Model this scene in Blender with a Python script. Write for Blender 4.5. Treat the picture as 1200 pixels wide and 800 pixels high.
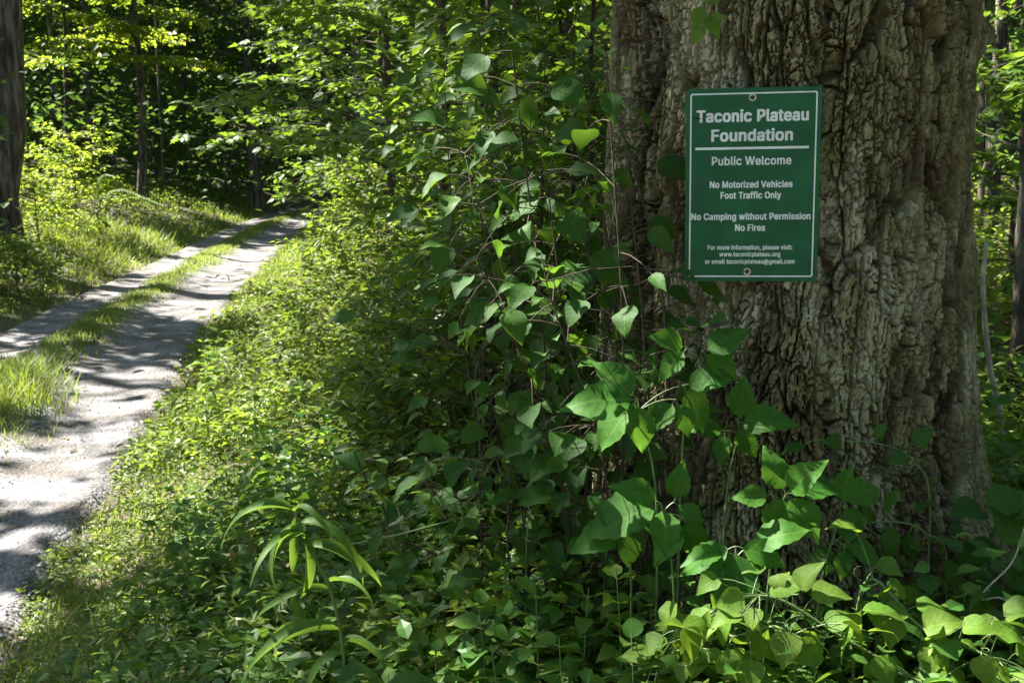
import bpy, math
import numpy as np
from mathutils import Vector, Matrix

for _o in list(bpy.data.objects):
    bpy.data.objects.remove(_o)
SC = bpy.context.scene
COL = SC.collection
R = math.radians

# ------------------------------------------------------------------ camera
F = 1287.0                      # focal length in pixels of the 1200 px wide photograph
PITCH = math.atan(210.0 / F)    # looking slightly down
CAM = np.array([0.0, 0.0, 2.0])
cd = bpy.data.cameras.new('camera')
cam = bpy.data.objects.new('camera', cd)
COL.objects.link(cam)
cam.location = CAM
cam.rotation_euler = (math.pi / 2 - PITCH, 0, 0)
cd.sensor_width = 36.0
cd.lens = 36.0 * F / 1200.0
cd.clip_start = 0.05
cd.clip_end = 1000.0
cd.dof.use_dof = True
cd.dof.focus_distance = 2.62
cd.dof.aperture_fstop = 13
SC.camera = cam

# ------------------------------------------------------------------ light
SUN = np.array([-0.75, 0.45, 0.98])
SUN = SUN / np.linalg.norm(SUN)
w = bpy.data.worlds.new('World')
SC.world = w
w.use_nodes = True
nt = w.node_tree
bg = nt.nodes['Background']
sky = nt.nodes.new('ShaderNodeTexSky')
sky.sky_type = 'NISHITA'
sky.sun_disc = False
sky.sun_elevation = math.asin(SUN[2])
sky.sun_rotation = math.atan2(SUN[0], SUN[1])
nt.links.new(sky.outputs[0], bg.inputs[0])
bg.inputs[1].default_value = 0.055
sd = bpy.data.lights.new('sun', 'SUN')
sd.energy = 5.0
sd.angle = R(0.53)
sd.color = (1.0, 0.95, 0.88)
sun = bpy.data.objects.new('sun', sd)
COL.objects.link(sun)
sun.rotation_euler = Vector(SUN).to_track_quat('Z', 'Y').to_euler()
vs = SC.view_settings
vs.view_transform = 'Standard'
vs.look = 'None'
vs.gamma = 1.0
vs.use_curve_mapping = False
vs.exposure = 2.82
SC.cycles.max_bounces = 8
SC.cycles.transparent_max_bounces = 4
SC.cycles.transmission_bounces = 5
SC.cycles.diffuse_bounces = 5
SC.cycles.glossy_bounces = 2
SC.cycles.use_denoising = True

# ------------------------------------------------------------------ pixel helpers
CP, SP = math.cos(PITCH), math.sin(PITCH)


def ray(u, v):
    a, b = (u - 600.0) / F, (400.0 - v) / F
    return np.array([a, CP + b * SP, -SP + b * CP])


def at(u, v, d):
    """point on the line of sight of photo pixel (u, v), d metres away along the ground (y)"""
    r = ray(u, v)
    return CAM + r * (d / r[1])


def to_px(p):
    q = np.asarray(p, float) - CAM
    dep = q[..., 1] * CP - q[..., 2] * SP
    up = q[..., 1] * SP + q[..., 2] * CP
    return 600 + F * q[..., 0] / dep, 400 - F * up / dep


# ------------------------------------------------------------------ numpy noise
def _h(ix, iy, seed):
    n = (ix.astype(np.int64) * 374761393 + iy.astype(np.int64) * 668265263 + seed * 974634721) & 0x7fffffff
    n = ((n ^ (n >> 13)) * 1274126177) & 0x7fffffff
    n = (n ^ (n >> 16)) & 0xffffff
    return n / float(0xffffff)


def vnoise(x, y, seed=0):
    x = np.asarray(x, float); y = np.asarray(y, float)
    x, y = np.broadcast_arrays(x, y)
    xi, yi = np.floor(x), np.floor(y)
    fx, fy = x - xi, y - yi
    fx = fx * fx * (3 - 2 * fx); fy = fy * fy * (3 - 2 * fy)
    a, b = _h(xi, yi, seed), _h(xi + 1, yi, seed)
    c, d = _h(xi, yi + 1, seed), _h(xi + 1, yi + 1, seed)
    return (a * (1 - fx) + b * fx) * (1 - fy) + (c * (1 - fx) + d * fx) * fy


def fbm(x, y, seed=0, octv=4):
    s, amp, tot = 0.0, 1.0, 0.0
    for k in range(octv):
        s = s + amp * vnoise(x * 2 ** k, y * 2 ** k, seed + 17 * k)
        tot += amp
        amp *= 0.5
    return s / tot


def worley(x, y, seed=0):
    """distance gap F2-F1 and the random value of the nearest cell"""
    xi, yi = np.floor(x), np.floor(y)
    f1 = np.full(x.shape, 9.0); f2 = np.full(x.shape, 9.0); idv = np.zeros(x.shape)
    for dx in (-1, 0, 1):
        for dy in (-1, 0, 1):
            cx, cy = xi + dx, yi + dy
            px = cx + 0.1 + 0.8 * _h(cx, cy, seed + 1)
            py = cy + 0.1 + 0.8 * _h(cx, cy, seed + 2)
            d = np.hypot(px - x, py - y)
            nid = _h(cx, cy, seed + 3)
            m = d < f1
            f2 = np.where(m, f1, np.minimum(f2, d))
            idv = np.where(m, nid, idv)
            f1 = np.where(m, d, f1)
    return f2 - f1, idv


def sstep(a, b, x):
    t = np.clip((x - a) / (b - a), 0, 1)
    return t * t * (3 - 2 * t)


def unit(v):
    v = np.asarray(v, float)
    return v / np.maximum(np.linalg.norm(v, axis=-1, keepdims=True), 1e-9)


# ------------------------------------------------------------------ mesh helpers
def mesh_np(name, verts, faces, mat=None, smooth=True):
    """one mesh from arrays; faces is (M,k)"""
    verts = np.asarray(verts, np.float32); faces = np.asarray(faces, np.int32)
    me = bpy.data.meshes.new(name)
    me.vertices.add(len(verts))
    me.vertices.foreach_set('co', verts.ravel())
    k = faces.shape[1]
    me.loops.add(faces.size)
    me.loops.foreach_set('vertex_index', faces.ravel())
    me.polygons.add(len(faces))
    me.polygons.foreach_set('loop_start', np.arange(0, faces.size, k, dtype=np.int32))
    me.polygons.foreach_set('use_smooth', np.full(len(faces), smooth))
    me.update(calc_edges=True)
    if mat:
        me.materials.append(mat)
    return me


def link(name, data, parent=None, loc=None):
    o = bpy.data.objects.new(name, data)
    COL.objects.link(o)
    if parent is not None:
        o.parent = parent
    if loc is not None:
        o.location = loc
    return o


def tag(o, label=None, cat=None, group=None, kind=None):
    if label: o['label'] = label
    if cat: o['category'] = cat
    if group: o['group'] = group
    if kind: o['kind'] = kind
    return o


def thing(name, label, cat, loc, group=None):
    return tag(link(name, None, None, tuple(float(c) for c in loc)), label, cat, group)


class Tubes:
    """collects tapered tubes; all faces are quads"""
    def __init__(self):
        self.v, self.f, self.n = [], [], 0

    def add(self, pts, rad, sides=6):
        pts = np.asarray(pts, float)
        rad = np.broadcast_to(np.asarray(rad, float), (len(pts),))
        t = unit(np.gradient(pts, axis=0))
        ref = np.array([0, 0, 1.0]) if abs(t[:, 2]).mean() < 0.8 else np.array([1.0, 0.2, 0])
        a = unit(np.cross(t, ref)); b = np.cross(t, a)
        ang = np.linspace(0, 2 * np.pi, sides, endpoint=False)
        ring = (a[:, None] * np.cos(ang)[None, :, None] + b[:, None] * np.sin(ang)[None, :, None])
        v = pts[:, None] + ring * rad[:, None, None]
        m = len(pts)
        i = np.arange(m - 1)[:, None] * sides; j = np.arange(sides)[None]; jn = (j + 1) % sides
        f = np.stack([i + j, i + jn, i + sides + jn, i + sides + j], -1).reshape(-1, 4)
        self.v.append(v.reshape(-1, 3)); self.f.append(f + self.n); self.n += m * sides

    def mesh(self, name, mat, origin=(0, 0, 0)):
        return mesh_np(name, np.concatenate(self.v) - np.asarray(origin), np.concatenate(self.f), mat)


def curve(p0, p1, bow, n=7):
    """bowed line from p0 to p1"""
    t = np.linspace(0, 1, n)[:, None]
    return np.asarray(p0) * (1 - t) + np.asarray(p1) * t + np.asarray(bow) * (4 * t * (1 - t))


def spline(pts, n=8):
    """Catmull-Rom through pts"""
    P = np.asarray(pts, float)
    P = np.vstack([2 * P[0] - P[1], P, 2 * P[-1] - P[-2]])
    out = []
    for k in range(1, len(P) - 2):
        t = np.linspace(0, 1, n, endpoint=False)[:, None]
        a, b, c, d = P[k - 1], P[k], P[k + 1], P[k + 2]
        out.append(0.5 * (2 * b + (c - a) * t + (2 * a - 5 * b + 4 * c - d) * t ** 2 + (3 * b - a - 3 * c + d) * t ** 3))
    out.append(P[-2][None])
    return np.vstack(out)


# leaf templates: x across (unit width), y along (unit length), z lift; triangles
T_DIAMOND = (np.array([[0, 0, 0], [-.5, .45, .10], [0, 1, -.06], [.5, .45, .10]]),
             np.array([[0, 3, 2], [0, 2, 1]]))
T_OVATE = (np.array([[0, 0, 0], [-.42, .25, .07], [-.44, .55, .07], [0, 1, -.12], [.44, .55, .07], [.42, .25, .07], [0, .5, 0]]),
           np.array([[0, 6, 1], [1, 6, 2], [2, 6, 3], [3, 6, 4], [4, 6, 5], [5, 6, 0]]))
T_MAPLE = (np.array([[0, 0, 0], [-.30, .05, .02], [-.58, .38, .03], [-.26, .46, .05], [-.36, .78, .0], [-.14, .66, .04], [0, 1.05, -.08],
                     [.14, .66, .04], [.36, .78, .0], [.26, .46, .05], [.58, .38, .03], [.30, .05, .02]]),
           np.array([[0, 3, 2], [0, 2, 1], [0, 5, 3], [3, 5, 4], [0, 7, 5], [5, 7, 6], [0, 9, 7], [7, 9, 8], [0, 10, 9], [0, 11, 10]]))
T_HERB = (np.array([[0, 0, 0], [-.45, .38, .08], [0, 1, -.12], [.45, .38, .08], [0, .5, -.01]]),
          np.array([[0, 4, 1], [1, 4, 2], [2, 4, 3], [3, 4, 0]]))
T_BLADE = (np.array([[-.5, 0, 0], [.5, 0, 0], [-.32, .5, .10], [.32, .5, .10], [0, 1, .38]]),
           np.array([[0, 1, 3], [0, 3, 2], [2, 3, 4]]))


def leaf_arrays(tpl, P, D, N, L, W):
    tv, tf = tpl
    D = unit(D); S = unit(np.cross(D, N)); N = np.cross(S, D)
    L = np.asarray(L)[:, None, None]; W = np.asarray(W)[:, None, None]
    v = P[:, None] + S[:, None] * (tv[None, :, :1] * W) + D[:, None] * (tv[None, :, 1:2] * L) + N[:, None] * (tv[None, :, 2:] * L)
    n = len(P)
    f = (np.arange(n)[:, None, None] * len(tv) + tf[None]).reshape(-1, 3)
    return v.reshape(-1, 3), f


class Leaves:
    def __init__(self):
        self.P, self.D, self.N, self.L, self.W = [], [], [], [], []

    def add(self, P, D, N, L, W):
        self.P.append(P); self.D.append(D); self.N.append(N); self.L.append(L); self.W.append(W)

    def cat(self):
        return [np.concatenate(a) for a in (self.P, self.D, self.N, self.L, self.W)]

    def mesh(self, name, tpl, mat, origin=(0, 0, 0), keep=None):
        P, D, N, L, W = self.cat()
        if keep is not None:
            m = keep(P)
            P, D, N, L, W = P[m], D[m], N[m], L[m], W[m]
        v, f = leaf_arrays(tpl, P, D, N, L, W)
        return mesh_np(name, v - np.asarray(origin), f, mat, smooth=False)


# ------------------------------------------------------------------ materials
def new_mat(name):
    m = bpy.data.materials.new(name)
    m.use_nodes = True
    t = m.node_tree
    for n in list(t.nodes):
        t.nodes.remove(n)
    out = t.nodes.new('ShaderNodeOutputMaterial')
    return m, t, out


def nd(t, kind, **kw):
    n = t.nodes.new(kind)
    for k, v in kw.items():
        if isinstance(k, str) and hasattr(n, k):
            setattr(n, k, v)
    return n


def ramp(t, stops, interp='LINEAR'):
    r = t.nodes.new('ShaderNodeValToRGB')
    r.color_ramp.interpolation = interp
    e = r.color_ramp.elements
    while len(e) < len(stops):
        e.new(0.5)
    for k, (p, c) in enumerate(stops):
        e[k].position = p
        e[k].color = (c[0], c[1], c[2], 1)
    return r


def leaf_mat(name, cols, trans, tfac=0.42, rough=0.5, veins=False, spec=0.24):
    m, t, out = new_mat(name)
    g = t.nodes.new('ShaderNodeNewGeometry')
    oi = t.nodes.new('ShaderNodeObjectInfo')
    ad = nd(t, 'ShaderNodeMath', operation='ADD')
    fr = nd(t, 'ShaderNodeMath', operation='FRACT')
    t.links.new(g.outputs['Random Per Island'], ad.inputs[0])
    t.links.new(oi.outputs['Random'], ad.inputs[1])
    t.links.new(ad.outputs[0], fr.inputs[0])
    n = len(cols)
    rp = ramp(t, [(k / (n - 1), c) for k, c in enumerate(cols)])
    t.links.new(fr.outputs[0], rp.inputs[0])
    col = rp.outputs[0]
    tc = t.nodes.new('ShaderNodeTexCoord')
    ns = t.nodes.new('ShaderNodeTexNoise')
    ns.inputs['Scale'].default_value = 9.0 if veins else 25.0
    t.links.new(tc.outputs['Object'], ns.inputs['Vector'])
    hs = t.nodes.new('ShaderNodeHueSaturation')
    mr = t.nodes.new('ShaderNodeMapRange')
    mr.inputs[1].default_value = 0.3; mr.inputs[2].default_value = 0.7
    mr.inputs[3].default_value = 0.78; mr.inputs[4].default_value = 1.22
    t.links.new(ns.outputs[0], mr.inputs[0])
    t.links.new(mr.outputs[0], hs.inputs['Value'])
    t.links.new(col, hs.inputs['Color'])
    col = hs.outputs[0]
    if veins:       # brown spots that insects and age leave on a few leaves
        sp = t.nodes.new('ShaderNodeTexNoise'); sp.inputs['Scale'].default_value = 5.5; sp.inputs['Detail'].default_value = 3
        sp.noise_dimensions = '4D'
        t.links.new(oi.outputs['Random'], sp.inputs['W'])
        wm = nd(t, 'ShaderNodeMath', operation='MULTIPLY'); wm.inputs[1].default_value = 40
        t.links.new(oi.outputs['Random'], wm.inputs[0]); t.links.new(wm.outputs[0], sp.inputs['W'])
        t.links.new(tc.outputs['Object'], sp.inputs['Vector'])
        sr_ = ramp(t, [(.70, (0, 0, 0)), (.74, (.85, .85, .85))])
        t.links.new(sp.outputs[0], sr_.inputs[0])
        sm = t.nodes.new('ShaderNodeMixRGB'); t.links.new(sr_.outputs[0], sm.inputs[0]); t.links.new(col, sm.inputs[1])
        sm.inputs[2].default_value = (.13, .085, .03, 1)
        col = sm.outputs[0]
    bs = t.nodes.new('ShaderNodeBsdfPrincipled')
    bs.inputs['Roughness'].default_value = rough
    bs.inputs['Specular IOR Level'].default_value = spec
    tr = t.nodes.new('ShaderNodeBsdfTranslucent')
    mx = t.nodes.new('ShaderNodeMixRGB')
    mx.blend_type = 'MIX'; mx.inputs[0].default_value = 0.62
    mx.inputs[2].default_value = (*trans, 1)
    t.links.new(col, mx.inputs[1])
    t.links.new(mx.outputs[0], tr.inputs[0])
    ms = t.nodes.new('ShaderNodeMixShader')
    ms.inputs[0].default_value = tfac
    t.links.new(bs.outputs[0], ms.inputs[1])
    t.links.new(tr.outputs[0], ms.inputs[2])
    if veins:
        sx = t.nodes.new('ShaderNodeSeparateXYZ')
        t.links.new(tc.outputs['Object'], sx.inputs[0])
        ab = nd(t, 'ShaderNodeMath', operation='ABSOLUTE')
        t.links.new(sx.outputs[0], ab.inputs[0])
        k1 = nd(t, 'ShaderNodeMath', operation='MULTIPLY_ADD')      # y - 0.75*|x|
        t.links.new(ab.outputs[0], k1.inputs[0]); k1.inputs[1].default_value = -0.8
        t.links.new(sx.outputs[1], k1.inputs[2])
        k2 = nd(t, 'ShaderNodeMath', operation='MULTIPLY'); k2.inputs[1].default_value = 6.5
        t.links.new(k1.outputs[0], k2.inputs[0])
        pp = nd(t, 'ShaderNodeMath', operation='PINGPONG'); pp.inputs[1].default_value = 0.5
        t.links.new(k2.outputs[0], pp.inputs[0])
        v1 = nd(t, 'ShaderNodeMapRange'); v1.inputs[1].default_value = 0.0; v1.inputs[2].default_value = 0.055
        v1.inputs[3].default_value = 1.0; v1.inputs[4].default_value = 0.0
        t.links.new(pp.outputs[0], v1.inputs[0])
        v2 = nd(t, 'ShaderNodeMapRange'); v2.inputs[1].default_value = 0.008; v2.inputs[2].default_value = 0.022
        v2.inputs[3].default_value = 1.0; v2.inputs[4].default_value = 0.0
        t.links.new(ab.outputs[0], v2.inputs[0])
        mxv = nd(t, 'ShaderNodeMath', operation='MAXIMUM')
        t.links.new(v1.outputs[0], mxv.inputs[0]); t.links.new(v2.outputs[0], mxv.inputs[1])
        lt = t.nodes.new('ShaderNodeMixRGB'); lt.blend_type = 'MIX'
        sc = nd(t, 'ShaderNodeMath', operation='MULTIPLY'); sc.inputs[1].default_value = 0.32
        t.links.new(mxv.outputs[0], sc.inputs[0]); t.links.new(sc.outputs[0], lt.inputs[0])
        t.links.new(col, lt.inputs[1]); lt.inputs[2].default_value = (trans[0] * .8, trans[1] * .8, trans[2] * 1.2, 1)
        t.links.new(lt.outputs[0], bs.inputs['Base Color'])
        bp = t.nodes.new('ShaderNodeBump'); bp.invert = True
        bp.inputs['Strength'].default_value = 0.25; bp.inputs['Distance'].default_value = 0.0012
        t.links.new(pp.outputs[0], bp.inputs['Height'])
        t.links.new(bp.outputs[0], bs.inputs['Normal'])
    else:
        t.links.new(col, bs.inputs['Base Color'])
    t.links.new(ms.outputs[0], out.inputs[0])
    return m


def noise_mat(name, stops, scale=4.0, detail=8.0, rough=0.85, bump=0.4, bdist=0.01, stretch=(1, 1, 1), island=0.0):
    m, t, out = new_mat(name)
    tc = t.nodes.new('ShaderNodeTexCoord')
    mp = t.nodes.new('ShaderNodeMapping')
    mp.inputs['Scale'].default_value = stretch
    t.links.new(tc.outputs['Object'], mp.inputs[0])
    ns = t.nodes.new('ShaderNodeTexNoise')
    ns.inputs['Scale'].default_value = scale; ns.inputs['Detail'].default_value = detail
    ns.inputs['Roughness'].default_value = 0.65
    t.links.new(mp.outputs[0], ns.inputs['Vector'])
    fac = ns.outputs[0]
    if island:
        g = t.nodes.new('ShaderNodeNewGeometry')
        mm = nd(t, 'ShaderNodeMath', operation='MULTIPLY_ADD')
        sb = nd(t, 'ShaderNodeMath', operation='SUBTRACT'); sb.inputs[1].default_value = 0.5
        t.links.new(g.outputs['Random Per Island'], sb.inputs[0])
        t.links.new(sb.outputs[0], mm.inputs[0]); mm.inputs[1].default_value = island
        t.links.new(fac, mm.inputs[2])
        fac = mm.outputs[0]
    rp = ramp(t, stops)
    t.links.new(fac, rp.inputs[0])
    bs = t.nodes.new('ShaderNodeBsdfPrincipled')
    bs.inputs['Roughness'].default_value = rough
    bs.inputs['Specular IOR Level'].default_value = 0.25
    t.links.new(rp.outputs[0], bs.inputs['Base Color'])
    if bump:
        n2 = t.nodes.new('ShaderNodeTexNoise')
        n2.inputs['Scale'].default_value = scale * 5; n2.inputs['Detail'].default_value = 8
        t.links.new(mp.outputs[0], n2.inputs['Vector'])
        bp = t.nodes.new('ShaderNodeBump')
        bp.inputs['Strength'].default_value = bump; bp.inputs['Distance'].default_value = bdist
        t.links.new(n2.outputs[0], bp.inputs['Height'])
        t.links.new(bp.outputs[0], bs.inputs['Normal'])
    t.links.new(bs.outputs[0], out.inputs[0])
    return m


def plain(name, col, rough=0.5, metal=0.0, spec=0.5, lo=.86, hi=1.1):
    m, t, out = new_mat(name)
    bs = t.nodes.new('ShaderNodeBsdfPrincipled')
    tc = t.nodes.new('ShaderNodeTexCoord')
    ns = t.nodes.new('ShaderNodeTexNoise'); ns.inputs['Scale'].default_value = 14; ns.inputs['Detail'].default_value = 6
    t.links.new(tc.outputs['Object'], ns.inputs['Vector'])
    rp = ramp(t, [(0.3, [c * lo for c in col]), (0.7, [min(1, c * hi + (hi - 1.1) * .02) for c in col])])
    t.links.new(ns.outputs[0], rp.inputs[0]); t.links.new(rp.outputs[0], bs.inputs['Base Color'])
    mr = t.nodes.new('ShaderNodeMapRange'); mr.inputs[3].default_value = rough - .08; mr.inputs[4].default_value = rough + .12
    t.links.new(ns.outputs[0], mr.inputs[0]); t.links.new(mr.outputs[0], bs.inputs['Roughness'])
    bs.inputs['Metallic'].default_value = metal
    bs.inputs['Specular IOR Level'].default_value = spec
    t.links.new(bs.outputs[0], out.inputs[0])
    return m


M = {}
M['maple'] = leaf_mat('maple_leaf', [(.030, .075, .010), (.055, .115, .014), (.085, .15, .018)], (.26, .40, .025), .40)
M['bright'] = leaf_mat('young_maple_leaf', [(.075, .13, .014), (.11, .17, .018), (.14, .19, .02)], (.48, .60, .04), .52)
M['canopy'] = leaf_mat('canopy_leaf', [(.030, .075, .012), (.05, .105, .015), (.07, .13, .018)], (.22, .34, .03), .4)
M['wood_leaf'] = leaf_mat('forest_leaf', [(.022, .06, .012), (.04, .09, .015), (.07, .125, .018)], (.18, .30, .03), .36, rough=.65, spec=.1)
M['herb'] = leaf_mat('herb_leaf', [(.050, .100, .012), (.085, .14, .016), (.12, .17, .022), (.15, .195, .045)], (.36, .48, .035), .42)
M['plant_mass'] = leaf_mat('broad_herb_leaf', [(.030, .090, .014), (.045, .115, .016), (.07, .14, .022)], (.22, .38, .03), .4)
M['weed_mass'] = leaf_mat('weed_leaf', [(.06, .11, .02), (.09, .145, .03), (.13, .18, .05), (.16, .20, .08)], (.34, .46, .05), .4)
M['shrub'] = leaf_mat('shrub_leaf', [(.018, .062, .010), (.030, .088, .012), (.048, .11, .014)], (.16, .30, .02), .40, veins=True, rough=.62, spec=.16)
M['creeper'] = leaf_mat('creeper_leaf', [(.024, .095, .008), (.036, .12, .010), (.05, .14, .012)], (.16, .34, .03), .38, veins=True, rough=.6, spec=.18)
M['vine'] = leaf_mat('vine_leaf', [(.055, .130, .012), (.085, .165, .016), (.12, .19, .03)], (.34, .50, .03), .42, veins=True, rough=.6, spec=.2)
M['plant'] = leaf_mat('plant_leaf', [(.036, .11, .014), (.058, .14, .018), (.08, .16, .024)], (.24, .42, .025), .42, veins=True, rough=.6, spec=.2)
M['strap'] = leaf_mat('strap_leaf', [(.055, .125, .016), (.07, .145, .02), (.09, .165, .026)], (.26, .42, .04), .40, rough=.55, spec=.22)
M['grass'] = leaf_mat('grass_blade', [(.06, .12, .016), (.09, .15, .02), (.13, .18, .03), (.16, .17, .05)], (.34, .42, .04), .42, rough=.5)
M['stem'] = plain('green_stem', (.10, .16, .045), .5)
M['twig'] = noise_mat('twig_bark', [(.3, (.028, .020, .013)), (.7, (.085, .066, .045))], 18, bump=.3)
M['pale_twig'] = noise_mat('weathered_branch', [(.3, (.22, .185, .13)), (.7, (.46, .41, .32))], 14, bump=.3)
M['bark_far'] = noise_mat('forest_bark', [(.38, (.022, .017, .012)), (.5, (.075, .062, .045)), (.62, (.17, .15, .115))], 12, stretch=(1, 1, .16), bump=.9, bdist=.03)
M['soil'] = noise_mat('forest_soil', [(.3, (.035, .026, .016)), (.5, (.075, .058, .034)), (.7, (.06, .075, .025))], 1.6, bump=.8, bdist=.03)

# ------------------------------------------------------------------ terrain
_ry = np.array([0, 4.0, 5.5, 6.75, 8.4, 11.05, 14.2, 19.8, 26.4, 36, 44, 52, 60, 72, 90.])
_rx = np.array([-1.45, -1.97, -2.21, -2.42, -2.70, -3.27, -3.86, -4.5, -5.35, -6.5, -7.15, -7.2, -6.0, -1.5, 8.])
_yy = np.linspace(-30, 90, 600)
_xx = np.interp(_yy, _ry, _rx)
_xx[_yy < 0] = -1.45 + (-_yy[_yy < 0]) * 0.12
_kern = np.ones(25) / 25
_xs = np.convolve(np.pad(_xx, 12, mode='edge'), _kern, mode='valid')
ROADW = 2.55


def road_r(y):
    return np.interp(y, _yy, _xs)


TREE = np.array([0.739, 3.03])


def height(x, y):
    x = np.asarray(x, float); y = np.asarray(y, float)
    rr = road_r(y)
    sr = x - rr
    sl = (rr - ROADW) - x
    far = sstep(5, 20, y)
    h = (0.62 - 0.12 * far) * sstep(0.0, 2.9, sr) + 0.05 * np.clip(sr - 3, 0, 40)
    h = h + 0.16 * np.exp(-((x - TREE[0]) ** 2 + (y - TREE[1]) ** 2) / 0.9)
    h = h + 0.25 * sstep(0, 1.6, sl) + 0.20 * np.clip(sl - 1.0, 0, 60)
    h = h + 0.14 * np.clip(y - 62, 0, 200) ** 1.1 + .45 * np.clip(y - 84, 0, 200)
    off = np.maximum(np.maximum(sr, sl), 0)
    h = h + (fbm(x * .8, y * .8, 5) - .5) * 0.22 * sstep(0, 1.0, off)
    h = h - 0.05 * (1 - sstep(-0.15, 0.25, np.maximum(sr, sl)))
    return h


def ground(u, v):
    r = ray(u, v)
    d = 3.0
    for _ in range(4000):
        p = CAM + r * d
        if p[2] <= float(height(p[0], p[1])) or d > 120:
            return p
        d *= 1.004
    return p


def build_ground():
    def axis(lo, hi, fine_lo, fine_hi, step, grow):
        a = list(np.arange(fine_lo, fine_hi, step))
        s, x = step, fine_hi
        while x < hi:
            a.append(x); s *= grow; x += s
        s, x = step, fine_lo - step
        b = []
        while x > lo:
            b.append(x); s *= grow; x -= s
        return np.array(b[::-1] + a)
    xs = axis(-250, 250, -7, 5, .20, 1.09)
    ys = axis(-120, 320, 0, 14, .20, 1.07)
    X, Y = np.meshgrid(xs, ys)
    Z = height(X, Y)
    nx, ny = len(xs), len(ys)
    v = np.stack([X, Y, Z], -1).reshape(-1, 3)
    i = (np.arange(ny - 1)[:, None] * nx + np.arange(nx - 1)[None]).ravel()
    f = np.stack([i, i + 1, i + nx + 1, i + nx], -1)
    o = link('ground', mesh_np('ground', v, f, M['soil']))
    tag(o, kind='structure')


def road_z(y, t, x):
    """t = 0 left edge .. 1 right edge"""
    rut = -0.035 * (np.exp(-((t - .20) / .13) ** 2) + np.exp(-((t - .78) / .15) ** 2))
    crown = 0.035 * np.exp(-((t - .47) / .12) ** 2)
    z = 0.03 + rut + crown + (fbm(x * 1.6, y * 1.6, 31) - .5) * .05 + (vnoise(x * 9, y * 9, 12) - .5) * .012
    edge = sstep(0, .06, t) * sstep(0, .06, 1 - t)
    return z * edge - 0.09 * (1 - edge)


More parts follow.
